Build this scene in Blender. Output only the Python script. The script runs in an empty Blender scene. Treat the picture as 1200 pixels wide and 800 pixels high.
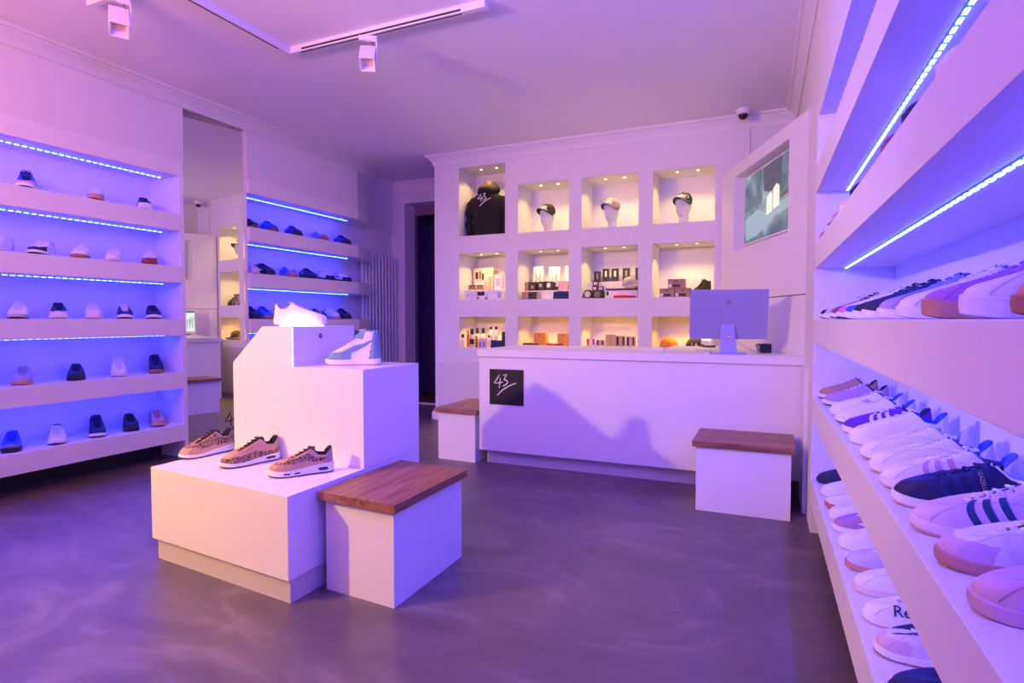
import bpy, bmesh, math, random
from mathutils import Vector, Matrix
random.seed(43)
R = math.radians
SC = bpy.context.scene
COL = SC.collection
S = 1.13                      # everything below is laid out in shop units of 1.13 m and scaled once at the end

# ------------------------------------------------------------------ camera, world, lights, exposure
cam_d = bpy.data.cameras.new('camera'); cam = bpy.data.objects.new('camera', cam_d); COL.objects.link(cam)
cam_d.sensor_width = 36.0; cam_d.lens = 688.0 / 1200.0 * 36.0; cam_d.clip_start = 0.05
cam.location = (0, 0, 1.15); cam.rotation_euler = (R(90 - 2.165), 0, R(23.893))
SC.camera = cam
world = bpy.data.worlds.new('world'); SC.world = world; world.use_nodes = True
world.node_tree.nodes['Background'].inputs[0].default_value = (0.30, 0.22, 0.45, 1)
world.node_tree.nodes['Background'].inputs[1].default_value = 0.05
vs = SC.view_settings; vs.view_transform = 'Standard'; vs.look = 'None'; vs.gamma = 1.0; vs.use_curve_mapping = False
vs.exposure = 0.0

def area(name, loc, target, sx, sy, power, color):
    d = bpy.data.lights.new(name, 'AREA'); d.shape = 'RECTANGLE'; d.size = sx * S; d.size_y = sy * S
    d.energy = power; d.color = color
    o = bpy.data.objects.new(name, d); COL.objects.link(o); o.location = loc
    o.rotation_euler = (Vector(target) - Vector(loc)).to_track_quat('-Z', 'Y').to_euler()
    return o
WARM = (1.0, 0.61, 0.0); PINK = (1.0, 0.35, 0.20); BLUE = (0.011, 0.030, 1.0); BLUEW = (0.10, 0.06, 1.0)
def lamp(name, loc, target, cone, blend, radius, power, color):
    d = bpy.data.lights.new(name, 'SPOT'); d.energy = power; d.color = color; d.shadow_soft_size = radius * S
    d.spot_size = R(cone); d.spot_blend = blend
    o = bpy.data.objects.new(name, d); COL.objects.link(o); o.location = loc
    o.rotation_euler = (Vector(target) - Vector(loc)).to_track_quat('-Z', 'Y').to_euler(); return o
lamp('warm_lamp', (-3.58, -0.12, 2.13), (-1.55, 3.2, 0.75), 88, 0.7, 0.05, 470, WARM)
area('pink_ceiling_fill', (-2.8, 0.0, 2.3), (-2.85, 0.4, 3.0), 1.4, 1.0, 122, PINK)  # added pink uplight out of frame, makes the ceiling a soft source
area('blue_ceiling_fill', (-0.35, 0.45, 2.25), (-0.45, 1.2, 3.0), 0.8, 0.4, 150, BLUEW)  # invented blue fill, no shelf strip there; tints the ceiling violet
LED_POWER = 168.0               # emission of the blue diodes
NICHE_POWER = 8.0             # watts of each niche downlight

# ------------------------------------------------------------------ materials
def mat(name, col, rough=0.5, metal=0.0, spec=0.5, bump=0.0, bscale=60.0, var=0.0, vscale=8.0, emit=None, estr=0.0, trans=0.0, coat=0.0):
    m = bpy.data.materials.new(name); m.use_nodes = True
    nt = m.node_tree; b = nt.nodes['Principled BSDF']
    b.inputs['Base Color'].default_value = (*col, 1); b.inputs['Roughness'].default_value = rough
    b.inputs['Metallic'].default_value = metal; b.inputs['Specular IOR Level'].default_value = spec
    b.inputs['Coat Weight'].default_value = coat
    tc = nt.nodes.new('ShaderNodeTexCoord')
    if var > 0:
        n = nt.nodes.new('ShaderNodeTexNoise'); n.inputs['Scale'].default_value = vscale; n.inputs['Detail'].default_value = 4
        mx = nt.nodes.new('ShaderNodeMix'); mx.data_type = 'RGBA'
        mx.inputs['A'].default_value = (*[c * (1 - var) for c in col], 1); mx.inputs['B'].default_value = (*[min(1, c * (1 + var)) for c in col], 1)
        nt.links.new(tc.outputs['Object'], n.inputs['Vector']); nt.links.new(n.outputs['Fac'], mx.inputs['Factor'])
        nt.links.new(mx.outputs['Result'], b.inputs['Base Color'])
    if bump > 0:
        n2 = nt.nodes.new('ShaderNodeTexNoise'); n2.inputs['Scale'].default_value = bscale; n2.inputs['Detail'].default_value = 3
        bp = nt.nodes.new('ShaderNodeBump'); bp.inputs['Strength'].default_value = bump; bp.inputs['Distance'].default_value = 0.004
        nt.links.new(tc.outputs['Object'], n2.inputs['Vector']); nt.links.new(n2.outputs['Fac'], bp.inputs['Height'])
        nt.links.new(bp.outputs['Normal'], b.inputs['Normal'])
    if emit:
        b.inputs['Emission Color'].default_value = (*emit, 1); b.inputs['Emission Strength'].default_value = estr
    if trans > 0:
        b.inputs['Transmission Weight'].default_value = trans
    return m

M = {}
M['paint'] = mat('matt_white_paint', (0.76, 0.75, 0.75), 0.75, bump=0.08, bscale=140, var=0.015, vscale=2)
M['ceil'] = mat('ceiling_paint', (0.90, 0.88, 0.89), 0.85, bump=0.05, bscale=90)
M['lacquer'] = mat('white_lacquered_board', (0.82, 0.81, 0.81), 0.42, var=0.012, vscale=3)
M['trim'] = mat('white_stucco_trim', (0.80, 0.79, 0.79), 0.6)
M['plinth'] = mat('brushed_kickboard', (0.60, 0.58, 0.57), 0.38, var=0.04, vscale=6)
M['gap'] = mat('dark_joint', (0.05, 0.045, 0.045), 0.8)
M['black'] = mat('black_plastic', (0.012, 0.012, 0.014), 0.4)
M['white_pl'] = mat('white_plastic', (0.8, 0.8, 0.8), 0.35)
M['alu'] = mat('anodised_aluminium', (0.36, 0.38, 0.60), 0.40, metal=0.2)
M['radiator'] = mat('white_enamel', (0.74, 0.73, 0.74), 0.35)
M['mirror'] = mat('mirror_glass', (0.86, 0.88, 0.87), 0.015, metal=1.0)
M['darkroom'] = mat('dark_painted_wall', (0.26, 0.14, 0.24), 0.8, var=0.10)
M['cable'] = mat('white_cable', (0.7, 0.7, 0.72), 0.5)
M['sign'] = mat('black_sign_board', (0.010, 0.010, 0.014), 0.35)
M['ink'] = mat('white_lettering', (0.85, 0.85, 0.85), 0.5)
M['blackink'] = mat('black_lettering', (0.008, 0.008, 0.008), 0.5)
M['lensw'] = mat('downlight_lens', (1, 0.9, 0.7), 0.3, emit=(1, 0.80, 0.50), estr=9.0)
M['opal'] = mat('opal_lit_panel', (0.9, 0.88, 0.85), 0.4, emit=(1.0, 0.80, 0.62), estr=3.2)
M['led'] = mat('blue_diode', (0.3, 0.4, 1.0), 0.4, emit=BLUE, estr=LED_POWER)
M['ledbase'] = mat('diode_tape', (0.35, 0.45, 0.9), 0.5, emit=(0.02, 0.08, 1.0), estr=0.5)
M['skin'] = mat('mannequin_white', (0.74, 0.73, 0.75), 0.45)

def floor_material():
    m = bpy.data.materials.new('polished_microcement'); m.use_nodes = True; nt = m.node_tree; b = nt.nodes['Principled BSDF']
    tc = nt.nodes.new('ShaderNodeTexCoord'); mp = nt.nodes.new('ShaderNodeMapping'); mp.inputs['Scale'].default_value = (0.8, 1.5, 1); mp.inputs['Rotation'].default_value = (0, 0, 0.5)
    n1 = nt.nodes.new('ShaderNodeTexNoise'); n1.inputs['Scale'].default_value = 1.5; n1.inputs['Detail'].default_value = 9; n1.inputs['Roughness'].default_value = 0.62; n1.inputs['Distortion'].default_value = 1.6
    cr = nt.nodes.new('ShaderNodeValToRGB'); e = cr.color_ramp.elements
    e[0].position = 0.32; e[0].color = (0.095, 0.075, 0.074, 1); e[1].position = 0.72; e[1].color = (0.225, 0.185, 0.182, 1)
    mid = cr.color_ramp.elements.new(0.52); mid.color = (0.132, 0.106, 0.105, 1)
    n2 = nt.nodes.new('ShaderNodeTexNoise'); n2.inputs['Scale'].default_value = 5; n2.inputs['Detail'].default_value = 6; n2.inputs['Distortion'].default_value = 2.5
    mr = nt.nodes.new('ShaderNodeMapRange'); mr.inputs['To Min'].default_value = 0.26; mr.inputs['To Max'].default_value = 0.50
    bp = nt.nodes.new('ShaderNodeBump'); bp.inputs['Strength'].default_value = 0.10; bp.inputs['Distance'].default_value = 0.01
    L = nt.links.new
    L(tc.outputs['Object'], mp.inputs['Vector']); L(mp.outputs['Vector'], n1.inputs['Vector']); L(tc.outputs['Object'], n2.inputs['Vector'])
    L(n1.outputs['Fac'], cr.inputs['Fac']); L(cr.outputs['Color'], b.inputs['Base Color']); L(n2.outputs['Fac'], mr.inputs['Value'])
    L(mr.outputs['Result'], b.inputs['Roughness']); L(n2.outputs['Fac'], bp.inputs['Height']); L(bp.outputs['Normal'], b.inputs['Normal'])
    b.inputs['Specular IOR Level'].default_value = 0.55
    return m
M['floor'] = floor_material()

def wood_material(name, dark, light, axis=1):
    m = bpy.data.materials.new(name); m.use_nodes = True; nt = m.node_tree; b = nt.nodes['Principled BSDF']
    tc = nt.nodes.new('ShaderNodeTexCoord'); mp = nt.nodes.new('ShaderNodeMapping')
    mp.inputs['Scale'].default_value = (22, 1.6, 22) if axis == 1 else (1.6, 22, 22)
    oi = nt.nodes.new('ShaderNodeObjectInfo'); ad = nt.nodes.new('ShaderNodeVectorMath'); ad.operation = 'ADD'
    n = nt.nodes.new('ShaderNodeTexNoise'); n.inputs['Scale'].default_value = 1.2; n.inputs['Detail'].default_value = 7; n.inputs['Distortion'].default_value = 1.2
    cr = nt.nodes.new('ShaderNodeValToRGB'); e = cr.color_ramp.elements; e[0].position = 0.3; e[0].color = (*dark, 1); e[1].position = 0.7; e[1].color = (*light, 1)
    L = nt.links.new
    ml = nt.nodes.new('ShaderNodeMath'); ml.operation = 'MULTIPLY'; ml.inputs[1].default_value = 37
    L(oi.outputs['Random'], ml.inputs[0])
    L(tc.outputs['Object'], mp.inputs['Vector']); L(mp.outputs['Vector'], ad.inputs[0]); L(ml.outputs[0], ad.inputs[1]); L(ad.outputs[0], n.inputs['Vector'])
    L(n.outputs['Fac'], cr.inputs['Fac']); L(cr.outputs['Color'], b.inputs['Base Color']); b.inputs['Roughness'].default_value = 0.42
    return m
M['walnut'] = wood_material('oiled_walnut', (0.16, 0.055, 0.028), (0.42, 0.19, 0.10))
M['darkwood'] = wood_material('dark_floorboards', (0.10, 0.035, 0.02), (0.22, 0.09, 0.05))

def leopard_material():
    m = bpy.data.materials.new('leopard_print_hair'); m.use_nodes = True; nt = m.node_tree; b = nt.nodes['Principled BSDF']
    tc = nt.nodes.new('ShaderNodeTexCoord'); v = nt.nodes.new('ShaderNodeTexVoronoi'); v.inputs['Scale'].default_value = 170; v.inputs['Randomness'].default_value = 1
    n = nt.nodes.new('ShaderNodeTexNoise'); n.inputs['Scale'].default_value = 70; n.inputs['Detail'].default_value = 2
    mx = nt.nodes.new('ShaderNodeVectorMath'); mx.operation = 'MULTIPLY_ADD'; mx.inputs[1].default_value = (0.02, 0.02, 0.02)
    cr = nt.nodes.new('ShaderNodeValToRGB'); cr.color_ramp.interpolation = 'CONSTANT'; e = cr.color_ramp.elements
    e[0].position = 0; e[0].color = (0.30, 0.17, 0.10, 1); e[1].position = 0.20; e[1].color = (0.012, 0.008, 0.010, 1)
    k = cr.color_ramp.elements.new(0.54); k.color = (0.55, 0.33, 0.19, 1)
    L = nt.links.new
    L(tc.outputs['Object'], n.inputs['Vector']); L(n.outputs['Color'], mx.inputs[0]); L(tc.outputs['Object'], mx.inputs[2])
    L(mx.outputs[0], v.inputs['Vector']); L(v.outputs['Distance'], cr.inputs['Fac']); L(cr.outputs['Color'], b.inputs['Base Color'])
    b.inputs['Roughness'].default_value = 0.7
    return m
M['leopard'] = leopard_material()

_cm = {}
def cmat(col, rough=0.6, kind='fabric'):
    key = (tuple(col), rough, kind)
    if key not in _cm:
        _cm[key] = mat(f'{kind}_{len(_cm)}', col, rough, bump=0.15 if kind == 'fabric' else 0.0, bscale=260, var=0.05 if kind == 'fabric' else 0.0, vscale=40)
    return _cm[key]

# ------------------------------------------------------------------ mesh helpers
class MB:
    def __init__(s): s.v = []; s.f = []; s.m = []
    def add(s, vs_, fs, mi=0):
        o = len(s.v); s.v += [tuple(p) for p in vs_]; s.f += [tuple(i + o for i in f) for f in fs]; s.m += [mi] * len(fs)
    def box(s, a, b, mi=0, mt=None):
        x0, y0, z0 = a; x1, y1, z1 = b
        P = [(x0, y0, z0), (x1, y0, z0), (x1, y1, z0), (x0, y1, z0), (x0, y0, z1), (x1, y0, z1), (x1, y1, z1), (x0, y1, z1)]
        if mt is not None: P = [mt @ Vector(p) for p in P]
        s.add(P, [(0, 3, 2, 1), (4, 5, 6, 7), (0, 1, 5, 4), (1, 2, 6, 5), (2, 3, 7, 6), (3, 0, 4, 7)], mi)
    def prism(s, poly, z0, z1, mi=0):
        n = len(poly); P = [(x, y, z0) for x, y in poly] + [(x, y, z1) for x, y in poly]
        s.add(P, [tuple(range(n - 1, -1, -1)), tuple(range(n, 2 * n))] + [(i, (i + 1) % n, n + (i + 1) % n, n + i) for i in range(n)], mi)
    def loft(s, rings, closed=True, cap0=False, cap1=False, mi=0):
        n = len(rings[0]); V = [p for r in rings for p in r]; F = []
        for k in range(len(rings) - 1):
            for i in range(n if closed else n - 1):
                j = (i + 1) % n; F.append((k * n + i, k * n + j, (k + 1) * n + j, (k + 1) * n + i))
        if cap0: F.append(tuple(range(n - 1, -1, -1)))
        if cap1: F.append(tuple((len(rings) - 1) * n + i for i in range(n)))
        s.add(V, F, mi)
    def tube(s, pts, r, n=8, mi=0, cap=True):
        pts = [Vector(p) for p in pts]; rings = []
        rr = r if isinstance(r, (list, tuple)) else [r] * len(pts)
        for i, p in enumerate(pts):
            d = (pts[min(i + 1, len(pts) - 1)] - pts[max(i - 1, 0)]).normalized()
            u = d.cross(Vector((0, 0, 1)));
            if u.length < 1e-3: u = Vector((1, 0, 0))
            u.normalize(); w = d.cross(u)
            rings.append([p + (u * math.cos(2 * math.pi * k / n) + w * math.sin(2 * math.pi * k / n)) * rr[i] for k in range(n)])
        s.loft(rings, True, cap, cap, mi)
    def disc_stack(s, c, prof, n=24, mi=0, axis='z'):
        rings = []
        for r, h in prof:
            rings.append([(c[0] + r * math.cos(2 * math.pi * k / n), c[1] + r * math.sin(2 * math.pi * k / n), c[2] + h) for k in range(n)])
        s.loft(rings, True, True, True, mi)
    def build(s, name, mats, parent=None, smooth=False, bevel=0.0, angle=40):
        me = bpy.data.meshes.new(name); me.from_pydata(s.v, [], s.f)
        mats = mats if isinstance(mats, (list, tuple)) else [mats]
        for m in mats: me.materials.append(m)
        bm = bmesh.new(); bm.from_mesh(me)
        for f, mi in zip(bm.faces, s.m): f.material_index = mi
        bmesh.ops.remove_doubles(bm, verts=bm.verts, dist=1e-6)
        bmesh.ops.recalc_face_normals(bm, faces=bm.faces)
        if bevel > 0:
            eds = [e for e in bm.edges if len(e.link_faces) == 2 and e.calc_face_angle(0) > R(30)]
            bmesh.ops.bevel(bm, geom=eds, offset=bevel, segments=2, affect='EDGES', profile=0.6)
        for f in bm.faces: f.smooth = smooth
        if smooth:
            for e in bm.edges:
                if len(e.link_faces) == 2 and e.calc_face_angle(0) > R(angle): e.smooth = False
        bm.to_mesh(me); bm.free()
        o = bpy.data.objects.new(name, me); COL.objects.link(o)
        if parent is not None: o.parent = parent
        return o

def thing(name, label, cat, loc=(0, 0, 0), rz=0.0, group=None):
    o = bpy.data.objects.new(name, None); COL.objects.link(o); o.empty_display_size = 0.05
    o.location = loc; o.rotation_euler = (0, 0, rz); o['label'] = label; o['category'] = cat
    if group: o['group'] = group
    return o
def tag(o, label, cat, group=None):
    o['label'] = label; o['category'] = cat
    if group: o['group'] = group
    return o
def struct(o, label=None):
    o['kind'] = 'structure'
    if label: o['label'] = label
    return o
def bx(name, a, b, m, parent=None, bevel=0.0):
    k = MB(); k.box(a, b); return k.build(name, m, parent, bevel=bevel)

# ------------------------------------------------------------------ room shell
CEIL = 3.0
XL, XW = -4.45, -4.80         # front of the left shelving, wall behind it
YB = 5.82                     # wall with the niches
al = R(0.85); RN = Vector((math.cos(al), math.sin(al), 0)); RT = Vector((-math.sin(al), math.cos(al), 0))
def rw(r, t, z=0.0): p = RN * r + RT * t; return (p.x, p.y, z)   # right wall frame: r outwards, t along the wall
MR = Matrix(((RN.x, RT.x, 0, 0), (RN.y, RT.y, 0, 0), (0, 0, 1, 0), (0, 0, 0, 1)))
YF = -2.3; Y0W = 0.899

k = MB(); k.box((-5.6, YF - 0.1, -0.06), (1.0, 6.80, 0)); struct(k.build('floor', M['floor']), 'polished brown grey microcement floor with soft cloudy trowel marks')
k = MB(); k.box((-5.6, YF - 0.1, CEIL), (1.2, 7.1, CEIL + 0.1)); struct(k.build('ceiling', M['ceil']), 'smooth white ceiling tinted pink and violet')
k = MB()
k.box((-5.0, YF, 0), (XW, 7.02, CEIL))                                            # back of the shelving
k.prism([(XW, YF), (XL - 0.012, YF), (XL - 0.012, 3.38), (XW, 3.38)], 2.44, CEIL)    # bulkhead over the front shelves
k.prism([(XW, 3.38), (XL - 0.012, 3.38), (XL - 0.012, 4.02), (XW, 4.02)], 2.93, CEIL)
k.prism([(XW, 4.02), (XL - 0.012, 4.02), (XL - 0.012, 5.6), (-4.632, 6.06), (XW, 6.06)], 2.44, CEIL)
k.box((XW, YF, 0), (XL - 0.012, Y0W, 2.44))
struct(k.build('wall_left', M['paint']), 'white wall behind and above the left shelving')
k = MB()
cols = [(-3.23, -2.66), (-2.51, -1.935), (-1.80, -1.218), (-1.08, -0.505)]
D0, D1 = YB, 6.235
xs = [-3.545] + [c for a in cols for c in a] + [0.75]
for i in range(0, len(xs), 2): k.box((xs[i], D0, 0), (xs[i + 1], D1, CEIL))
rows = [(0.832, 1.178), (1.364, 1.886)]
for i, (a, b) in enumerate(cols):
    top = (2.079, 2.836) if i == 0 else (2.074, 2.592)
    zz = [0] + [z for r_ in rows for z in r_] + list(top) + [CEIL]
    for j in range(0, len(zz), 2): k.box((a, D0, zz[j]), (b, D1, zz[j + 1]))
k.box((-3.545, D1, 0), (0.75, D1 + 0.08, CEIL))
k.box((-3.545, D1 + 0.08, 0), (-3.40, 7.02, CEIL))
struct(k.build('wall_back', M['paint']), 'white wall with twelve lit square niches behind the counter')
k = MB()
k.box((-5.0, 6.77, 0), (-4.60, 7.02, CEIL)); k.box((-4.60, 6.77, 2.72), (-3.66, 7.02, CEIL)); k.box((-3.66, 6.77, 0), (-3.545, 7.02, CEIL))
struct(k.build('wall_alcove', M['paint']), 'white end wall of the alcove around the doorway')
k = MB()
k.box((-4.66, 7.02, 2.60), (-3.5, 7.10, 2.80)); k.box((-4.9, 7.02, 0), (-4.60, 7.10, 2.8))
k.box((-5.3, 7.95, 0), (-3.0, 8.05, 2.9)); k.box((-5.3, 7.10, 0), (-5.2, 8.45, 2.9)); k.box((-3.1, 7.10, 0), (-3.0, 8.45, 2.9)); k.box((-5.3, 7.02, 2.9), (-3.0, 8.55, 3.0))
struct(k.build('wall_passage', M['darkroom']), 'dark purple brown walls of the unlit room past the doorway')
floor2 = thing('passage_floor', 'dark wooden floorboards in the unlit room beyond the doorway', 'floorboards', (-4.2, 7.6, 0))
del floor2['category']; floor2['kind'] = 'structure'
for i in range(16):
    kk = MB(); kk.box((-5.2 + i * 0.135 + 4.2, -0.80, -0.03), (-5.2 + i * 0.135 + 0.131 + 4.2, 0.85, 0.004)); kk.build('floorboard', M['darkwood'], floor2)
struct(bx('door_threshold', (-4.60, 6.76, 0.0), (-3.66, 6.83, 0.014), M['trim']), 'white sill strip across the doorway')
k = MB(); k.box((-5.6, YF - 0.12, 0), (1.2, YF, CEIL)); struct(k.build('wall_front', M['paint']), 'white wall behind the camera')
k = MB()
k.box((0.62, -2.4, 0), (0.75, 5.9, CEIL), mt=MR)
k.box((0.262, -2.4, 2.222), (0.62, 5.9, CEIL), mt=MR)
k.box((0.255, 3.512, 0), (0.62, 5.9, 2.222), mt=MR); k.box((0.255, -2.4, 0), (0.62, -0.002, 2.222), mt=MR)
struct(k.build('wall_right', M['paint']), 'white wall above and beyond the right hand shelving')

# crown moulding swept along the walls
def sweep(path, prof, closed=False):
    n = len(path); P = [Vector((x, y)) for x, y in path]; rings = []
    for i in range(n):
        d0 = (P[i] - P[i - 1]).normalized() if i > 0 else None; d1 = (P[i + 1] - P[i]).normalized() if i < n - 1 else None
        d0 = d0 or d1; d1 = d1 or d0
        n0 = Vector((d0.y, -d0.x)); n1 = Vector((d1.y, -d1.x)); mdir = (n0 + n1).normalized(); sc = 1 / max(0.35, mdir.dot(n0))
        rings.append([(P[i].x + mdir.x * u * sc, P[i].y + mdir.y * u * sc, z) for u, z in prof])
    k = MB(); k.loft(rings, True, True, True); return k
cp = [(0, CEIL - 0.115), (0.010, CEIL - 0.115), (0.016, CEIL - 0.098), (0.014, CEIL - 0.085), (0.030, CEIL - 0.055), (0.055, CEIL - 0.035), (0.060, CEIL - 0.024), (0.078, CEIL - 0.022), (0.084, CEIL - 0.010), (0.084, CEIL), (0, CEIL)]
A1 = rw(0.262, 5.8); A2 = rw(0.262, -2.3)
xc = XL - 0.012
path = [(xc, YF), (xc, 5.6), (-4.632, 6.06), (XW, 6.06), (XW, 6.77), (-3.545, 6.77), (-3.545, YB), (A1[0], YB), (A2[0], A2[1])]
struct(sweep(path, cp).build('trim_1', M['trim'], smooth=True, angle=25), 'white stucco crown moulding running round the ceiling')
bp_ = [(0, 0), (0.030, 0), (0.030, 0.075), (0.020, 0.095), (0.012, 0.10), (0.012, 0.125), (0, 0.135)]
struct(sweep([(-3.545, 6.74), (-3.545, YB), (-2.2, YB)], bp_).build('baseboard_back', M['trim']), 'white moulded skirting at the foot of the niche wall')
struct(sweep([(XW, 6.08), (XW, 6.77), (-4.62, 6.77)], bp_).build('baseboard_alcove', M['trim']), 'white skirting in the alcove')

# ------------------------------------------------------------------ shelving with blue light strips
LZ = [(2.01, 0.137), (1.582, 0.135), (1.153, 0.135), (0.715, 0.135), (0.283, 0.137)]     # top of each board, fascia height
def led_strip(parent, a, b, z, w=0.006):
    """diode tape under a board from a to b (x,y)"""
    a = Vector((a[0], a[1], z)); b = Vector((b[0], b[1], z)); d = (b - a); Ln = d.length; d.normalize(); nrm = Vector((d.y, -d.x, 0))
    mt = Matrix(((d.x, nrm.x, 0, a.x), (d.y, nrm.y, 0, a.y), (0, 0, 1, z), (0, 0, 0, 1)))
    k = MB(); k.box((0, -w, -0.003), (Ln, w, 0.0), mt=mt)
    o = k.build('light_strip', M['ledbase'], parent); o['label'] = 'glowing blue diode tape'
    k = MB(); n = int(Ln / 0.045)
    for i in range(n):
        x = (i + 0.5) * Ln / n
        k.box((x - 0.013, -w * 0.8, -0.006), (x + 0.013, w * 0.8, -0.003), mt=mt)
    q = k.build('diode', M['led'], o); q['kind'] = 'stuff'
left1 = thing('shelving', 'tall white wall shelving with five shoe shelves left of the mirror', 'shelving', (XL, 2.0, 0))
left2 = thing('shelving', 'white wall shelving with angled end between the mirror and radiator', 'shelving', (XL, 4.8, 0))
def off(o, a): return tuple(a[i] - o.location[i] for i in range(3))
Y0L = 0.9
for z, h in LZ:
    a = off(left1, (XW, Y0L, z - h)); b = off(left1, (XL, 3.331, z)); bx('shelf_board', a, b, M['lacquer'], left1, bevel=0.0015)
    k = MB(); k.prism([(x - XL, y - 4.8) for x, y in [(XW + 0.001, 4.03), (XL, 4.03), (XL, 5.6), (-4.62, 6.06), (-4.665, 6.06), (XW + 0.001, 5.90)]], z - h, z); k.build('shelf_board', M['lacquer'], left2, bevel=0.0015)
bx('fascia', off(left1, (XW, Y0L, 2.318)), off(left1, (XL, 3.331, 2.445)), M['lacquer'], left1)
bx('end_panel', off(left1, (XW, 3.332, 0.0)), off(left1, (XL + 0.001, 3.362, 2.445)), M['lacquer'], left1)
bx('kickboard', off(left1, (XW + 0.002, Y0L, 0.0)), off(left1, (XW + 0.06, 3.331, 0.146)), M['gap'], left1)
k = MB(); k.prism([(x - XL, y - 4.8) for x, y in [(XW + 0.001, 4.03), (XL, 4.03), (XL, 5.6), (-4.62, 6.06), (XW + 0.001, 6.06)]], 2.318, 2.445); k.build('fascia', M['lacquer'], left2)
bx('end_panel', off(left2, (XW, 4.020, 0.0)), off(left2, (XL - 0.03, 4.0295, 2.445)), M['lacquer'], left2)
for par, y0, y1 in ((left1, Y0L + 0.05, 3.30), (left2, 4.06, 5.62)):
    for z in [2.318] + [a - h for a, h in LZ[:-1]]:
        led_strip(par, (-4.625 - par.location.x, y0 - par.location.y), (-4.625 - par.location.x, y1 - par.location.y), z - 0.0005)
RZ = [(1.955, 0.138), (1.546, 0.128), (1.150, 0.126), (0.744, 0.136), (0.302, 0.142)]
right = thing('shelving', 'white wall shelving with blue lit shoe shelves along the right wall', 'shelving', rw(0.255, 1.5), al)
for z, h in RZ:
    bx('shelf_board', (0, -1.5, z - h), (0.365, 2.01, z), M['lacquer'], right, bevel=0.0015)
bx('end_panel', (0.001, 2.0105, 0.0), (0.36, 2.33, 2.222), M['lacquer'], right)
bx('kickboard', (0.30, -1.5, 0), (0.364, 2.01, 0.158), M['gap'], right)
bx('base_panel', (-0.02, 2.34, 0.0), (0.0, 2.62, 0.856), M['lacquer'], right)
for z in [a - h for a, h in RZ[:-1]]:
    led_strip(right, (0.140, -1.35), (0.140, 1.985), z - 0.0005)
led_strip(right, (0.30, -1.35), (0.30, 1.985), 2.2215)

# ------------------------------------------------------------------ mirror with black lettering
ma = R(-6.3); mn = Vector((math.cos(ma), math.sin(ma), 0)); mtg = Vector((-math.sin(ma), math.cos(ma), 0))
mp0 = Vector((-4.53, 3.70, 0))
mir = thing('wall_mirror', 'tall frameless mirror panel between the two left shelving units', 'mirror', tuple(mp0), math.atan2(mtg.y, mtg.x))
# local frame: x along the glass, -y into the room
bx('glass', (-0.33, 0.0, 0.004), (0.318, 0.006, 2.925), M['mirror'], mir)
bx('backing_board', (-0.332, 0.0061, 0.002), (0.320, 0.022, 2.927), M['lacquer'], mir)
FOUR = [[(0.31, 0.83), (0.23, 0.71), (0.14, 0.59), (0.27, 0.60), (0.41, 0.63)], [(0.335, 0.74), (0.30, 0.46)]]
THREE = [[(0.415, 0.82), (0.525, 0.845), (0.47, 0.75), (0.445, 0.70), (0.54, 0.67), (0.555, 0.62), (0.49, 0.555), (0.405, 0.515)]]
SLASH = [[(0.24, 0.255), (0.385, 0.40), (0.59, 0.53), (0.80, 0.615)]]
def strokes(k, u0, z0, size, w, y0, y1, which=None):
    for pl in (which or FOUR + THREE + SLASH):
        pts = [(u0 + a * size, z0 + b * size) for a, b in pl]; n = len(pts); Lft = []; Rgt = []
        for i in range(n):
            dx = pts[min(i + 1, n - 1)][0] - pts[max(i - 1, 0)][0]; dz = pts[min(i + 1, n - 1)][1] - pts[max(i - 1, 0)][1]; l = math.hypot(dx, dz)
            ww = w * (0.75 if i in (0, n - 1) else 1.0); nx, nz = -dz / l * ww, dx / l * ww
            Lft.append((pts[i][0] + nx, pts[i][1] + nz)); Rgt.append((pts[i][0] - nx, pts[i][1] - nz))
        V = [(x, y0, z) for x, z in Lft + Rgt] + [(x, y1, z) for x, z in Lft + Rgt]; F = []
        for i in range(n - 1):
            F += [(i, i + 1, n + i + 1, n + i), (2 * n + i, 3 * n + i, 3 * n + i + 1, 2 * n + i + 1), (i, 2 * n + i, 2 * n + i + 1, i + 1), (n + i, n + i + 1, 3 * n + i + 1, 3 * n + i)]
        F += [(0, n, 3 * n, 2 * n), (n - 1, 3 * n - 1, 4 * n - 1, 2 * n - 1)]
        k.add(V, F)
k = MB(); strokes(k, 0.035, 0.02, 0.34, 0.006, -0.0012, -0.0002); o = k.build('lettering', M['blackink'], mir); o['label'] = 'black handwritten number 43 with a slash'

# ------------------------------------------------------------------ radiator in the alcove
rad = thing('column_radiator', 'tall white column radiator in the alcove beside the doorway', 'radiator', (-4.72, 6.36, 0))
tub = None
k = MB(); k.tube([(0, 0, 0.17), (0, 0, 0.20), (0, 0, 1.96), (0, 0, 1.985)], [0.010, 0.0165, 0.0165, 0.010], 10)
for i in range(11):
    if tub is None:
        tub = k.build('tube', M['radiator'], rad, smooth=True); o = tub
    else:
        o = tub.copy(); COL.objects.link(o); o.parent = rad
    o.location = (0, -0.35 + i * 0.070, 0)
for z in (0.22, 1.93):
    k = MB(); k.tube([(-0.022, -0.36, z), (-0.022, 0.36, z)], 0.013, 8); k.build('header_pipe', M['radiator'], rad, smooth=True)

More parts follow.
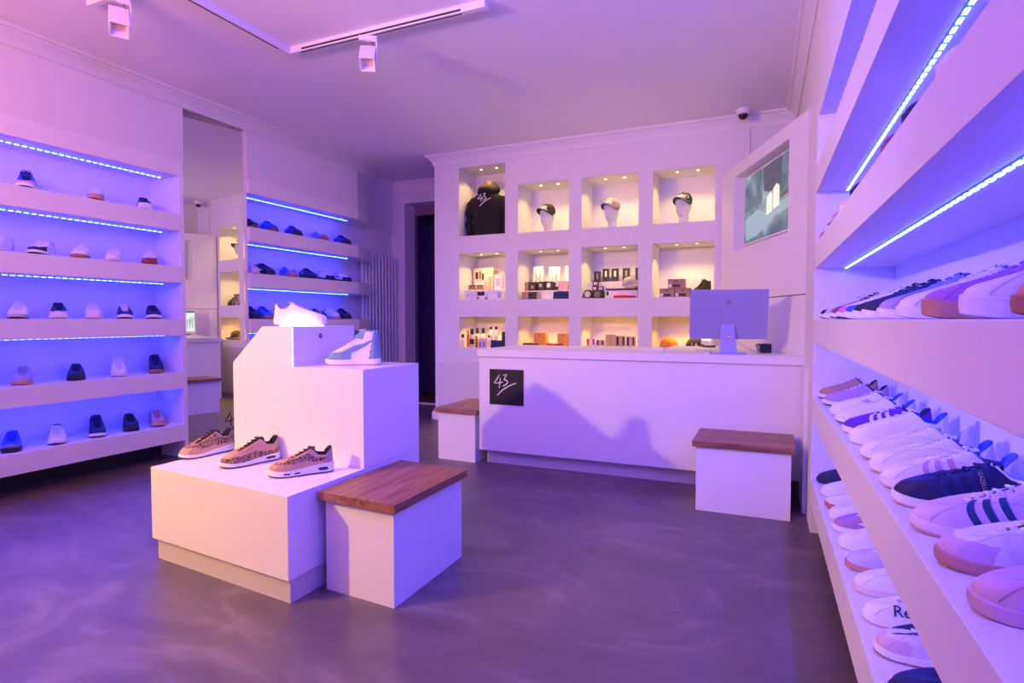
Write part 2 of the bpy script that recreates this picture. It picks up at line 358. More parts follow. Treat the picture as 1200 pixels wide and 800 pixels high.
# ------------------------------------------------------------------ display podium
def prism4(pts, z0, z1): kk = MB(); kk.prism(pts, z0, z1); return kk
pod = thing('display_podium', 'stepped white shoe display podium with chamfered tower', 'display stand', (-2.2, 2.2, 0))
def PO(l): return [(x + 2.2, y - 2.2) for x, y in l]
zt = 0.443
prism4(PO([(-1.757, 1.754), (-2.715, 1.850), (-2.72, 2.235), (-1.757, 2.235)]), 0.098, zt).build('lower_block', M['lacquer'], pod, bevel=0.0015)
prism4(PO([(-1.765, 1.772), (-2.690, 1.862), (-2.695, 2.70), (-1.765, 2.70)]), 0.0, 0.0978).build('plinth', M['plinth'], pod)
k = MB(); k.box((-0.52, 0.0355, 0.0985), (0.443, 0.51, zt)); k.build('rear_block', M['lacquer'], pod)
# tower: front outline in x,z with chamfered corner and a step on the right, extruded in y
fr = [(-2.604, 0.4435), (-2.604, 0.922), (-2.393, 1.113), (-2.19, 1.113), (-2.19, 0.912), (-1.757, 0.912), (-1.757, 0.4435)]
k = MB(); n = len(fr); V = [(x + 2.2, 0.0352, z) for x, z in fr] + [(x + 2.2, 0.51, z) for x, z in fr]
k.add(V, [tuple(range(n)), tuple(range(2 * n - 1, n - 1, -1))] + [(i, n + i, n + (i + 1) % n, (i + 1) % n) for i in range(n)])
k.build('tower', M['lacquer'], pod, bevel=0.0012)
bx('lit_panel', (-0.20, 0.16, 1.1132), (-0.06, 0.34, 1.1185), M['opal'], pod)['label'] = 'glowing opal panel under the top shoe'
bx('lit_edge', (0.0095, 0.0335, 0.914), (0.0125, 0.0365, 1.105), M['opal'], pod)['label'] = 'thin glowing corner edge'
k = MB()
for i in range(16):
    pass
k.loft([[(0.0102, 0.235 + r_ * math.cos(t * math.pi / 8), 1.062 + r_ * math.sin(t * math.pi / 8)) for t in range(16)] for r_ in (0.0075, 0.013)] , True)
k.loft([[(0.0118, 0.235 + r_ * math.cos(t * math.pi / 8), 1.062 + r_ * math.sin(t * math.pi / 8)) for t in range(16)] for r_ in (0.0075, 0.013)] , True)
k.disc_stack((0.0109, 0.235, 1.055), [(0.0002, 0), (0.0012, 0.001), (0.0012, 0.014), (0.0002, 0.015)], 6)
k.build('switch_ring', M['black'], pod)

# ------------------------------------------------------------------ wooden topped stools
def stool(label, corners, hz, loc, over=0.022, planks=4, longaxis='y'):
    t = thing('bench_stool', label, 'stool', (loc[0], loc[1], 0), 0, 'white box stools with walnut tops')
    C = [(x - loc[0], y - loc[1]) for x, y in corners]      # near-left, near-right, far-right, far-left
    k = MB(); k.prism(C, 0.0, hz); k.build('box', M['lacquer'], t, bevel=0.001)
    c = [Vector(p) for p in C]; ctr = sum(c, Vector((0, 0))) / 4
    e = [p + Vector((math.copysign(over, p.x - ctr.x), math.copysign(over, p.y - ctr.y))) for p in c]
    for i in range(planks):
        a, b = i / planks, (i + 1) / planks - 0.003
        if longaxis == 'y': q = [e[0].lerp(e[1], a), e[0].lerp(e[1], b), e[3].lerp(e[2], b), e[3].lerp(e[2], a)]
        else: q = [e[0].lerp(e[3], a), e[1].lerp(e[2], a), e[1].lerp(e[2], b), e[0].lerp(e[3], b)]
        k = MB(); k.prism([(p.x, p.y) for p in q], hz + 0.0005, hz + 0.036)
        k.build('plank', M['walnut'] if longaxis == 'y' else M['walnutx'], t, bevel=0.0012)
    return t
M['walnutx'] = wood_material('oiled_walnut_crosswise', (0.16, 0.055, 0.028), (0.42, 0.19, 0.10), axis=0)
stool('white box stool with walnut top beside the display podium', [(-1.721, 1.933), (-1.357, 1.907), (-1.36, 2.467), (-1.724, 2.50)], 0.388, (-1.54, 2.2))
stool('white box stool with walnut top at the left end of the counter', [(-2.51, 4.162), (-2.163, 4.150), (-2.163, 4.76), (-2.51, 4.76)], 0.388, (-2.32, 4.45))
stool('white box stool with walnut top in front of the counter', [(-0.407, 3.658), (0.111, 3.658), (0.111, 4.06), (-0.407, 4.06)], 0.388, (-0.15, 3.85), longaxis='x')

# ------------------------------------------------------------------ counter
cnt = thing('sales_counter', 'long white sales counter in front of the niche wall', 'counter', (-1.0, 4.5, 0))
def OC(l): return [(x + 1.0, y - 4.5) for x, y in l]
prism4(OC([(-2.125, 4.152), (0.192, 4.152), (-0.132, 4.98), (-2.125, 4.98)]), 0.112, 0.8565).build('body', M['lacquer'], cnt, bevel=0.001)
prism4(OC([(-2.087, 4.222), (0.12, 4.222), (-0.13, 4.90), (-2.087, 4.90)]), 0.0, 0.1118).build('plinth', M['plinth'], cnt)
prism4(OC([(-2.138, 4.135), (0.205, 4.135), (0.196, 4.155), (-0.137, 5.0), (-0.296, 5.40), (-0.80, 5.40), (-0.80, 5.0), (-2.138, 5.0)]), 0.857, 0.913).build('worktop', M['lacquer'], cnt, bevel=0.0015)
prism4(OC([(-0.78, 5.0), (-0.74, 5.0), (-0.74, 5.38), (-0.78, 5.38)]), 0.0, 0.8568).build('side_panel', M['lacquer'], cnt)
sg = thing('sign', 'square black sign with handwritten white 43 on the counter front', 'sign', (-2.03, 4.1515, 0.483))
bx('board', (0, -0.006, 0), (0.289, 0.0, 0.277), M['sign'], sg)
k = MB(); strokes(k, 0.0, 0.0, 0.283, 0.0042, -0.0075, -0.0055); k.build('lettering', M['ink'], sg)['label'] = 'white handwritten number 43 with a slash'

# ------------------------------------------------------------------ television cabinet, angled across the corner
TA = Vector((-0.445, 5.80, 0)); TBp = Vector((0.199, 4.165, 0)); td = (TBp - TA).normalized()
tv_len = (TBp - TA).length
cab = thing('corner_cabinet', 'tall angled white corner cabinet with television opening', 'cabinet', tuple(TA), math.atan2(td.y, td.x))
# local: x along the panel to the right shelves, -y into the room
s0, s1, z0_, z1_ = 0.345, 1.452, 1.745, 2.375
def cb(nm, a, b, m='lacquer', bev=0.0): return bx(nm, a, b, M[m], cab, bevel=bev)
k = MB()
k.box((0.0, 0, 1.314), (s0, 0.10, 2.475)); k.box((s1, 0, 1.314), (tv_len - 0.018, 0.10, 2.475))
k.box((s0, 0, 1.314), (s1, 0.10, z0_)); k.box((s0, 0, z1_), (s1, 0.10, 2.475))
k.build('upper_door', M['lacquer'], cab)
cb('lower_door', (0.0, 0, 0.0), (tv_len - 0.018, 0.10, 1.307))
cb('joint', (0.0, 0.006, 1.307), (tv_len - 0.008, 0.098, 1.314), 'gap')
cb('edge_gap', (tv_len - 0.0178, 0.003, 0.0), (tv_len - 0.0075, 0.098, 2.47), 'gap'); cb('end_strip', (tv_len - 0.0074, -0.001, 0.0), (tv_len + 0.004, 0.098, 2.475))
cb('niche_back', (0.0, 0.1005, 0.0), (tv_len, 0.115, 2.475))
tv = thing('television', 'flat television showing a blurry blue picture in the corner cabinet', 'television', tuple(TA), math.atan2(td.y, td.x))
tx0, tx1, tz0, tz1 = 0.435, 1.449, 1.790, 2.338
bx('casing', (tx0 - 0.012, 0.062, tz0 - 0.014), (tx1, 0.098, tz1 + 0.012), M['white_pl'], tv, bevel=0.001)
def screen_material(seed, ca, cb_, cc, st):
    m = bpy.data.materials.new('screen_picture'); m.use_nodes = True; nt = m.node_tree; b = nt.nodes['Principled BSDF']
    tc = nt.nodes.new('ShaderNodeTexCoord'); n = nt.nodes.new('ShaderNodeTexNoise'); n.inputs['Scale'].default_value = 5.0; n.inputs['Detail'].default_value = 1.5; n.noise_dimensions = '4D'; n.inputs['W'].default_value = seed
    cr = nt.nodes.new('ShaderNodeValToRGB'); e = cr.color_ramp.elements; e[0].position = 0.35; e[0].color = (*ca, 1); e[1].position = 0.68; e[1].color = (*cc, 1)
    q = e.new(0.52); q.color = (*cb_, 1)
    nt.links.new(tc.outputs['Object'], n.inputs['Vector']); nt.links.new(n.outputs['Fac'], cr.inputs['Fac']); nt.links.new(cr.outputs['Color'], b.inputs['Emission Color'])
    b.inputs['Emission Strength'].default_value = st; b.inputs['Base Color'].default_value = (0.01, 0.01, 0.012, 1); b.inputs['Roughness'].default_value = 0.2
    return m
M['tvpic'] = screen_material(2.0, (0.055, 0.10, 0.14), (0.13, 0.22, 0.28), (0.30, 0.42, 0.48), 1.0)
bx('screen', (tx0, 0.060, tz0), (tx1 - 0.003, 0.0618, tz1), M['tvpic'], tv)
def emi(nm, c, s=1.0): return mat(nm, (0.01, 0.01, 0.01), 0.3, emit=c, estr=s)
def scr_poly(par, nm, m, pts, d, x0, x1, z0, z1, yy):
    k = MB(); P = [(x0 + u * (x1 - x0), yy - d, z0 + v * (z1 - z0)) for u, v in pts] + [(x0 + u * (x1 - x0), yy, z0 + v * (z1 - z0)) for u, v in pts]; n = len(pts)
    k.add(P, [tuple(range(n)), tuple(range(2 * n - 1, n - 1, -1))] + [(i, n + i, n + (i + 1) % n, (i + 1) % n) for i in range(n)]); return k.build(nm, m, par)
pic = [('picture_floor', (0.32, 0.46, 0.55), [(0.02, 0.36), (0.30, 0.44), (0.50, 0.30), (0.62, 0.42), (0.98, 0.38), (0.98, 0.30), (0.55, 0.22), (0.30, 0.06), (0.05, 0.04)]),
       ('picture_garment', (0.07, 0.08, 0.13), [(0.40, 0.99), (0.42, 0.66), (0.53, 0.60), (0.72, 0.62), (0.76, 0.99)]),
       ('picture_leg', (0.95, 0.98, 0.85), [(0.47, 0.30), (0.48, 0.55), (0.55, 0.60), (0.58, 0.56), (0.58, 0.32)]),
       ('picture_leg', (0.98, 0.98, 0.85), [(0.60, 0.34), (0.60, 0.62), (0.66, 0.67), (0.71, 0.62), (0.71, 0.36)]),
       ('picture_band', (0.10, 0.09, 0.13), [(0.72, 0.50), (0.99, 0.56), (0.99, 0.48), (0.72, 0.44)]),
       ('picture_shadow', (0.10, 0.16, 0.21), [(0.05, 0.48), (0.36, 0.50), (0.38, 0.60), (0.30, 0.66), (0.08, 0.62)])]
for i, (nm, c, pts) in enumerate(pic): scr_poly(tv, nm, emi('picture_tone', c, 0.9), pts, 0.0004 + 0.0002 * i, tx0, tx1, tz0, tz1, 0.0598)

# ------------------------------------------------------------------ all-in-one computer on the counter
pc = thing('desktop_computer', 'silver all-in-one computer seen from behind on the counter', 'computer', (-0.278, 4.25, 0.9132), R(8))
# local: -y is the back (towards the camera)
bx('base_plate', (-0.115, -0.07, 0), (0.115, 0.055, 0.010), M['alu'], pc, bevel=0.003)
k = MB(); tilt = R(14)
k.loft([[(-0.052, -0.055, 0.010), (0.062, -0.055, 0.010), (0.062, -0.047, 0.010), (-0.052, -0.047, 0.010)],
        [(-0.05, -0.050, 0.06), (0.054, -0.050, 0.06), (0.054, -0.042, 0.06), (-0.05, -0.042, 0.06)],
        [(-0.044, -0.044, 0.16), (0.040, -0.044, 0.16), (0.040, -0.036, 0.16), (-0.044, -0.036, 0.16)],
        [(-0.042, -0.040, 0.255), (0.036, -0.040, 0.255), (0.036, -0.032, 0.255), (-0.042, -0.032, 0.255)]], True, True, True)
k.build('stand', M['alu'], pc, bevel=0.002)
scr = MB(); mt = Matrix.Translation((0, -0.006, 0.105)) @ Matrix.Rotation(tilt, 4, 'X')
scr.box((-0.247, -0.011, 0), (0.247, 0.003, 0.340), mt=mt); scr.build('screen_housing', M['alu'], pc, bevel=0.0025)
scr = MB(); scr.box((-0.240, 0.0035, 0.006), (0.240, 0.0045, 0.332), mt=mt); scr.build('display', M['black'], pc)
k = MB(); mt2 = mt @ Matrix.Translation((0, -0.0113, 0.258)) @ Matrix.Rotation(R(90), 4, 'X')
k.loft([[mt2 @ Vector((0.016 * math.cos(a_ * math.pi / 10) * (1 - 0.12 * (abs(a_ - 5) < 1)), 0.017 * math.sin(a_ * math.pi / 10) * (0.86 if a_ in (5, 15) else 1), z)) for a_ in range(20)] for z in (0, 0.0008)], True, True, True)
k.loft([[mt2 @ Vector(p) for p in [(0.001, 0.019, z), (0.008, 0.020, z), (0.010, 0.028, z), (0.003, 0.027, z)]] for z in (0, 0.0008)], True, True, True)
k.build('emblem', cmat((0.25, 0.25, 0.32), 0.3, 'metal'), pc)
k = MB(); k.loft([[(-0.002 + r_ * math.cos(a_ * math.pi / 10), -0.0475 - d_, 0.12 + 1.15 * r_ * math.sin(a_ * math.pi / 10)) for a_ in range(20)] for r_, d_ in ((0.021, 0.0), (0.021, 0.004), (0.015, 0.004), (0.015, 0.0))], True, False, True)
k.build('cable_grommet', cmat((0.45, 0.40, 0.50), 0.5, 'plastic'), pc)
def cable(name, label, pts, r, m, n=40):
    P = [Vector(p) for p in pts]; out = []
    for i in range(len(P) - 1):
        p0, p1, p2, p3 = P[max(i - 1, 0)], P[i], P[i + 1], P[min(i + 2, len(P) - 1)]
        for j in range(8):
            t = j / 8; out.append(0.5 * ((2 * p1) + (-p0 + p2) * t + (2 * p0 - 5 * p1 + 4 * p2 - p3) * t * t + (-p0 + 3 * p1 - 3 * p2 + p3) * t ** 3))
    out.append(P[-1]); k = MB(); k.tube(out, r, 6); return k.build(name, m, None, smooth=True)
tag(cable('power_cable', '', [(-0.272, 4.202, 1.035), (-0.24, 4.185, 1.022), (-0.17, 4.26, 0.970), (-0.10, 4.36, 0.925), (-0.085, 4.40, 0.918), (-0.06, 4.50, 0.918)], 0.0032, M['cable']), 'white cable hanging from the back of the counter computer', 'cable')
bbx = thing('card_terminal', 'small black box shaped device with cables right of the computer', 'device', (-0.052, 4.47, 0.9132), R(12))
bx('casing', (-0.026, -0.035, 0.004), (0.046, 0.035, 0.066), M['black'], bbx, bevel=0.004)
k = MB()
for i in range(4): k.tube([(-0.030, -0.03 + i * 0.018, 0.010 + 0.012 * i), (-0.048, -0.032 + i * 0.014, 0.02 + 0.012 * i), (-0.052, -0.03 + i * 0.01, 0.055), (-0.030, -0.02 + i * 0.01, 0.066)], 0.003, 6)
k.build('cord_loops', M['black'], bbx, smooth=True)
k = MB(); k.loft([[(-0.047 + dx, -0.020 + 0.013 * math.cos(a_ * math.pi / 6), 0.036 + 0.020 * math.sin(a_ * math.pi / 6)) for a_ in range(12)] for dx in (0, 0.010)], True, True, True); k.build('plug', M['white_pl'], bbx)
def low_slab(name, label, cat, loc, sx, sy, sz, m, rz=0):
    k = MB(); k.loft([[(sx / 2 * f * math.copysign(abs(math.cos(t)) ** .5, math.cos(t)), sy / 2 * f * math.copysign(abs(math.sin(t)) ** .5, math.sin(t)), z) for t in [i * math.pi / 10 for i in range(20)]] for f, z in ((0.92, 0), (1, sz * .4), (0.95, sz * .85), (0.6, sz))], True, True, True)
    o = k.build(name, m, None, smooth=True); o.location = loc; o.rotation_euler = (0, 0, rz); return tag(o, label, cat)
low_slab('computer_mouse', 'white rounded mouse on the counter near its back edge', 'mouse', (-0.80, 4.62, 0.9132), 0.09, 0.055, 0.022, M['white_pl'])
low_slab('keypad', 'flat white keypad beside the foot of the computer', 'keypad', (-0.46, 4.52, 0.9132), 0.13, 0.06, 0.016, M['white_pl'], 0.3)
low_slab('receipt_tray', 'small white tray behind the computer stand', 'tray', (-0.34, 4.80, 0.9132), 0.12, 0.08, 0.035, M['white_pl'], 0.3)
# second monitor, seen only in the mirror
m2 = thing('till_monitor', 'till monitor with bright screen behind the computer, seen in the mirror', 'monitor', (-0.51, 5.28, 0.9132), R(-66))
bx('foot', (-0.06, -0.04, 0), (0.06, 0.08, 0.012), M['black'], m2); bx('bezel', (-0.135, -0.006, 0.02), (0.135, 0.012, 0.375), M['white_pl'], m2)
M['till'] = screen_material(5.0, (0.35, 0.5, 0.30), (0.85, 0.95, 0.85), (1.0, 1.0, 0.95), 1.1)
bx('screen', (-0.12, -0.009, 0.055), (0.12, -0.0062, 0.362), M['till'], m2)
k = MB()
for i in range(6): k.box((-0.10 + i * 0.036, -0.0098, 0.10), (-0.090 + i * 0.036, -0.0092, 0.10 + 0.08 * (1 + (i % 3) * .3)))
k.build('picture_lines', emi('screen_grey', (0.20, 0.28, 0.20)), m2)
bx('tool_bar', (-0.12, -0.0098, 0.335), (0.12, -0.0092, 0.362), emi('screen_blue', (0.10, 0.16, 0.30)), m2)

# ------------------------------------------------------------------ acrylic sheet on the niche wall
ac = thing('acrylic_panel', 'clear acrylic sheet screwed to the wall left of the counter', 'panel', (-3.0, YB - 0.016, 0.14))
mg = mat('clear_acrylic', (0.93, 0.95, 1.0), 0.06, trans=0.0, coat=0.2)
nt = mg.node_tree; bb = nt.nodes['Principled BSDF']; bb.inputs['Alpha'].default_value = 0.13; bb.inputs['Specular IOR Level'].default_value = 0.8
bx('sheet', (-0.50, -0.004, 0.0), (0.78, 0.0, 0.533), mg, ac)
for i, x in enumerate((-0.455, -0.30, 0.72)):
    k = MB(); k.loft([[(x + 0.008 * math.cos(t * math.pi / 6), y, 0.495 + 0.008 * math.sin(t * math.pi / 6)) for t in range(12)] for y in (0.0155, -0.008)], True, True, True); k.build('screw', M['plinth'] if i != 1 else M['white_pl'], ac)

# ------------------------------------------------------------------ ceiling track with spotlights, dome camera
tr = thing('ceiling_track', 'white L-shaped lighting track on the ceiling', 'lighting track', (-3.045, 3.12, 2.955))
bx('rail', (-0.018, -1.6, 0), (0.018, 0.018, 0.0445), M['white_pl'], tr, bevel=0.001); bx('rail', (0.0185, -0.018, 0), (1.44, 0.018, 0.0445), M['white_pl'], tr, bevel=0.001)
bx('slot', (-0.0185 - 0.0005, -1.6, 0.008), (-0.018, -0.12, 0.02), M['black'], tr); bx('slot', (0.12, -0.0187, 0.008), (1.34, -0.0181, 0.02), M['black'], tr)
bx('slot', (-0.006, -1.58, -0.0006), (0.006, -0.10, 0.0), M['gap'], tr); bx('slot', (0.10, -0.006, -0.0006), (1.34, 0.006, 0.0), M['gap'], tr)
bx('connector', (1.4405, -0.022, -0.002), (1.50, 0.022, 0.0445), M['white_pl'], tr)
bx('rail', (-0.60, -0.955, 0), (-0.0185, -0.925, 0.0445), M['white_pl'], tr)
def spot(label, loc, rz, pitch):
    t = thing('track_spotlight', label, 'spotlight', loc, rz, 'spotlights on the ceiling track')
    bx('adapter', (-0.055, -0.018, -0.030), (0.055, 0.018, -0.001), M['white_pl'], t, bevel=0.002)
    bx('yoke', (0.052, -0.010, -0.185), (0.060, 0.010, -0.001), M['white_pl'], t)
    bx('yoke', (-0.004, -0.010, -0.028 - 0.006), (0.0515, 0.010, -0.0305), M['white_pl'], t)
    mt = Matrix.Translation((0.0, 0, -0.145)) @ Matrix.Rotation(pitch, 4, 'X')
    def fr_(s_, z): return [mt @ Vector(p) for p in [(-s_, -s_, z), (s_, -s_, z), (s_, s_, z), (-s_, s_, z)]]
    k = MB(); k.loft([fr_(0.048, 0.075), fr_(0.048, -0.060), fr_(0.043, -0.060), fr_(0.030, -0.020)], True, True, False); k.build('head', M['white_pl'], t, bevel=0.0)
    k = MB(); k.loft([fr_(0.030, -0.024), fr_(0.030, -0.019)], True, True, True); k.build('reflector', cmat((0.75, 0.55, 0.38), 0.35, 'metal'), t)
    k = MB(); k.tube([(0.02, 0.0, -0.033), (0.045, 0.004, -0.06), (0.040, 0.0, -0.11), (0.047, 0, -0.15)], 0.003, 6); k.build('flex', M['black'], t, smooth=True)
    return t
spot('white cube spotlight hanging from the track near the ceiling centre', (-2.39, 3.12, 2.955), R(30), R(-35))
spot('white cube spotlight cut off by the top edge of the picture', (-3.38, 2.18, 2.955), R(60), R(-30))
dm = thing('dome_camera', 'small white and black dome camera under the crown moulding', 'security camera', (-0.262, 5.62, CEIL))
k = MB(); k.disc_stack((0, 0, 0), [(0.060, -0.001), (0.062, -0.02), (0.056, -0.045), (0.046, -0.05)], 24); k.build('housing', M['white_pl'], dm, smooth=True)
k = MB(); k.disc_stack((0, 0, -0.0505), [(0.042, 0)] + [(0.042 * math.cos(a_), -0.042 * math.sin(a_)) for a_ in (0.3, 0.6, 0.9, 1.2, 1.5)], 20); k.build('lens_dome', M['black'], dm, smooth=True)
k = MB(); k.tube([(-0.215, YB - 0.012, 2.88), (-0.215, YB - 0.012, 1.0)], 0.008, 8); tag(k.build('cable_conduit', M['white_pl']), 'thin white conduit running down the wall under the dome camera', 'conduit')

# ------------------------------------------------------------------ downlights in the niches
dl0 = None
NICHES = {}
for i, (a, b) in enumerate(cols):
    for r_, (z0, z1) in enumerate([(2.079, 2.836) if i == 0 else (2.074, 2.592), rows[1], rows[0]]):
        NICHES[(r_, i)] = (a, b, z0, z1)
        for u in (0.36, 0.70):
            x = a + (b - a) * u; y = 5.97
            if dl0 is None:
                dl0 = thing('recessed_downlight', '', 'downlight', (x, y, z1), 0, 'downlights in the wall niches')
                k = MB(); k.loft([[(r * math.cos(t * math.pi / 8), r * math.sin(t * math.pi / 8), z) for t in range(16)] for r, z in ((0.019, 0), (0.019, -0.003), (0.013, -0.003), (0.013, 0))], True); k.build('ring', M['white_pl'], dl0)
                k = MB(); k.disc_stack((0, 0, -0.0025), [(0.0125, 0), (0.0125, 0.002)], 14); k.build('lens', M['lensw'], dl0)
                d = dl0
            else:
                d = dl0.copy(); COL.objects.link(d)
                for c in dl0.children: q = c.copy(); COL.objects.link(q); q.parent = d
                d.location = (x, y, z1)
            d['label'] = f"{'left' if u < .5 else 'right'} warm downlight in the {['top', 'middle', 'bottom'][r_]} niche, {['first', 'second', 'third', 'fourth'][i]} column from left"
            ld = bpy.data.lights.new('downlight_lamp', 'SPOT'); ld.energy = NICHE_POWER * (1.1 if r_ < 2 else 1.25); ld.color = (1.0, 0.64, 0.20) if r_ < 2 else (1.0, 0.50, 0.06)
            ld.spot_size = R(125); ld.spot_blend = 0.5; ld.shadow_soft_size = 0.012 * S
            lo = bpy.data.objects.new('downlight_lamp', ld); COL.objects.link(lo); lo.location = (x, y, z1 - 0.008)

# ------------------------------------------------------------------ sneakers
def lerp(a, b, t): return a + (b - a) * t
def interp(tab, u):
    for i in range(len(tab) - 1):
        if u <= tab[i + 1][0] or i == len(tab) - 2:
            t = (u - tab[i][0]) / (tab[i + 1][0] - tab[i][0]); t = max(0, min(1, t)); t = t * t * (3 - 2 * t) * 0.35 + t * 0.65
            return [lerp(a, b, t) for a, b in zip(tab[i][1:], tab[i + 1][1:])]
WID = [(0, 0.0), (0.012, 0.055), (0.04, 0.085), (0.10, 0.108), (0.25, 0.118), (0.42, 0.118), (0.55, 0.138), (0.70, 0.155), (0.82, 0.152), (0.91, 0.128), (0.965, 0.090), (0.99, 0.050), (1, 0.0)]
RIMS = {   # q, x, half width, height (all as a share of the length)
 'low':  [(0, .035, 0, .300), (.10, .055, .062, .295), (.25, .14, .085, .225), (.38, .25, .080, .235), (.48, .36, .058, .315), (.70, .52, .052, .245), (.90, .66, .040, .185), (1, .69, 0, .175)],
 'run':  [(0, .030, 0, .335), (.10, .050, .058, .330), (.25, .14, .083, .245), (.38, .25, .080, .255), (.48, .36, .058, .345), (.70, .53, .050, .270), (.90, .67, .040, .200), (1, .70, 0, .190)],
 'high': [(0, .055, 0, .520), (.10, .075, .070, .530), (.25, .15, .092, .515), (.38, .24, .088, .520), (.48, .33, .062, .545), (.70, .50, .050, .340), (.90, .66, .040, .215), (1, .69, 0, .200)],
 'mid':  [(0, .045, 0, .420), (.10, .065, .064, .425), (.25, .15, .088, .390), (.38, .25, .084, .395), (.48, .34, .060, .440), (.70, .51, .050, .300), (.90, .66, .040, .205), (1, .69, 0, .190)],
}
def sneaker(name, label, group, loc, head, L=0.255, style='low', up=(.8, .8, .8), toe=None, guard=None, heel=None, stay=None, sole=(.8, .8, .8), out=None, lace=None,
            lining=(.5, .5, .5), tongue=None, mark=None, markc=(.1, .1, .1), leo=None, air=None, res=1, bow=False, loop=False, solez=None, text=None, textc=(.6, .45, .2), cat='sneaker', mirror=1, tall=1.15, wide=1.0, seams=None, gq=.66):
    """loc = where the tip of the toe touches down, head = direction the toe points (degrees)"""
    t = thing(name, label, cat, loc, R(head), group)
    NQ = {0: 10, 1: 16, 2: 28, 3: 52}[res]; NT = {0: 5, 1: 7, 2: 13, 3: 26}[res]
    rim = [(a, b, c * 1.22 * wide, d * tall) for a, b, c, d in RIMS[style]]; sz = solez or {'low': (.095, .080), 'run': (.150, .095), 'high': (.115, .100), 'mid': (.105, .09)}[style]
    qs = [i / NQ for i in range(NQ + 1)]
    lift = lambda x: 0.028 * max(0, (x - 0.80) / 0.20) ** 2 + (0.012 * max(0, (0.08 - x) / 0.08))
    def bxx(q): return 0.5 - 0.5 * math.cos(math.pi * q)
    def solew(x): return interp(WID, x)[0] * wide
    curve = lambda x: mirror * 0.022 * math.sin(math.pi * min(1, max(0, (x - .35) / .65))) - mirror * 0.010
    def topz(x): return lerp(sz[0], sz[1], min(1, max(0, (x - 0.15) / 0.55))) + lift(x)
    def P(q, side, tt, offn=0.0):
        x0 = bxx(q); w0 = solew(x0) * 0.965; x0s = 0.012 + x0 * 0.976
        rx, ry, rz = interp(rim, q)
        z0 = topz(x0) - 0.012
        a = 1 - math.cos(tt * math.pi / 2); b_ = math.sin(tt * math.pi / 2)
        toe_ = max(0, min(1, (q - 0.55) / 0.35))
        bulge = 1 + 0.05 * math.sin(math.pi * tt) * (1 - toe_)
        bz = lerp(lerp(tt, b_, 0.55), b_, toe_)
        az = lerp(lerp(tt ** 1.6, a, 0.5), a ** 1.15, toe_)
        x = lerp(x0s, rx, az); y = lerp(w0, ry, az) * bulge; z = lerp(z0, rz, bz)
        cy = curve(x)
        p = Vector(((x - 1) * L, (side * y + cy) * L, z * L))
        return p
    def PN(q, side, tt, o):
        e = 0.012; a = P(max(0, q - e), side, tt); b = P(min(1, q + e), side, tt); c = P(q, side, max(0, tt - e * 2)); d = P(q, side, min(1, tt + e * 2))
        n = (b - a).cross(d - c); n = n.normalized() * (-side if True else 1) if n.length > 0 else Vector((0, 0, 1))
        if n.y * side < 0 and abs(n.y) > 0.2: n = -n
        elif abs(n.y) <= 0.2 and n.z < 0: n = -n
        return P(q, side, tt) + n * o
    # sole
    loop_q = [(q, 1) for q in qs] + [(q, -1) for q in reversed(qs[1:-1])]
    def ring(f, zf, flare=0):
        out_ = []
        for q, sd in loop_q:
            x = bxx(q); w = solew(x); cx = 0.5; xx = cx + (x - cx) * (1 + (f - 1) * 0.35)
            out_.append(((xx - 1) * L, (sd * w * f + curve(x)) * L, zf(x) * L))
        return out_
    oz = 0.022
    k = MB(); k.loft([ring(0.93, lambda x: lift(x) + 0.0), ring(1.0, lambda x: lift(x) + 0.006), ring(1.01, lambda x: lift(x) + oz)], True, True, True)
    k.build('outsole', cmat(out or sole, 0.6, 'rubber'), t, smooth=True)
    k = MB(); k.loft([ring(1.015, lambda x: lift(x) + oz + .0008), ring(1.035, lambda x: (topz(x) + lift(x)) * .55), ring(1.02, lambda x: topz(x) - 0.004), ring(0.96, lambda x: topz(x) + 0.002)], True, True, True)
    so = k.build('midsole', cmat(sole, 0.5, 'rubber'), t, smooth=True)
    # upper in zones
    def zone(q, tt):
        x = P(q, 1, tt).x / L + 1
        if guard and ((q > gq and tt < 0.34 + (q - .66) * 0.6)): return 'toe_guard'
        if toe and q > 0.80: return 'toe_box'
        if heel and q < 0.17 + 0.12 * (1 - tt): return 'heel_counter'
        if stay and 0.38 < q < 0.93 and tt > 0.60: return 'eyestay'
        if leo and leo[0] < tt < leo[1] and q > .06: return 'printed_panel'
        return 'upper'
    zones = {}
    for sd in (1, -1):
        for i in range(NQ):
            for j in range(NT):
                z = zone((i + .5) / NQ, (j + .5) / NT)
                q4 = [(i, j), (i + 1, j), (i + 1, j + 1), (i, j + 1)]
                if sd < 0: q4 = q4[::-1]
                zones.setdefault(z, []).append((sd, q4))
    cmap = {'toe_guard': guard, 'toe_box': toe, 'heel_counter': heel, 'eyestay': stay, 'upper': up}
    for z, fl in zones.items():
        k = MB(); idx = {}; 
        for sd, q4 in fl:
            f = []
            for (i, j) in q4:
                key = (sd if 0 < i < NQ else 0, i, j)
                if key not in idx: idx[key] = len(k.v); k.v.append(tuple(P(i / NQ, sd, j / NT)))
                f.append(idx[key])
            if len(set(f)) >= 3: k.f.append(tuple(dict.fromkeys(f))); k.m.append(0)
        o = k.build(z, M['leopard'] if (z == 'printed_panel') else cmat(cmap[z], 0.65), t, smooth=True, angle=60)
    # collar lining
    nq = [q for q in qs if q <= 0.5]
    lp = [(q, 1) for q in nq] + [(q, -1) for q in reversed(nq[1:])]
    def lr(fy, zz, dx=0):
        o_ = []
        for q, sd in lp:
            rx, ry, rz = interp(rim, q); x = rx + dx * (1 if q < .2 else 0.2); o_.append(((x - 1) * L, (sd * ry * fy + curve(rx)) * L, (rz + zz) * L if zz is not None else 0.14 * L))
        return o_
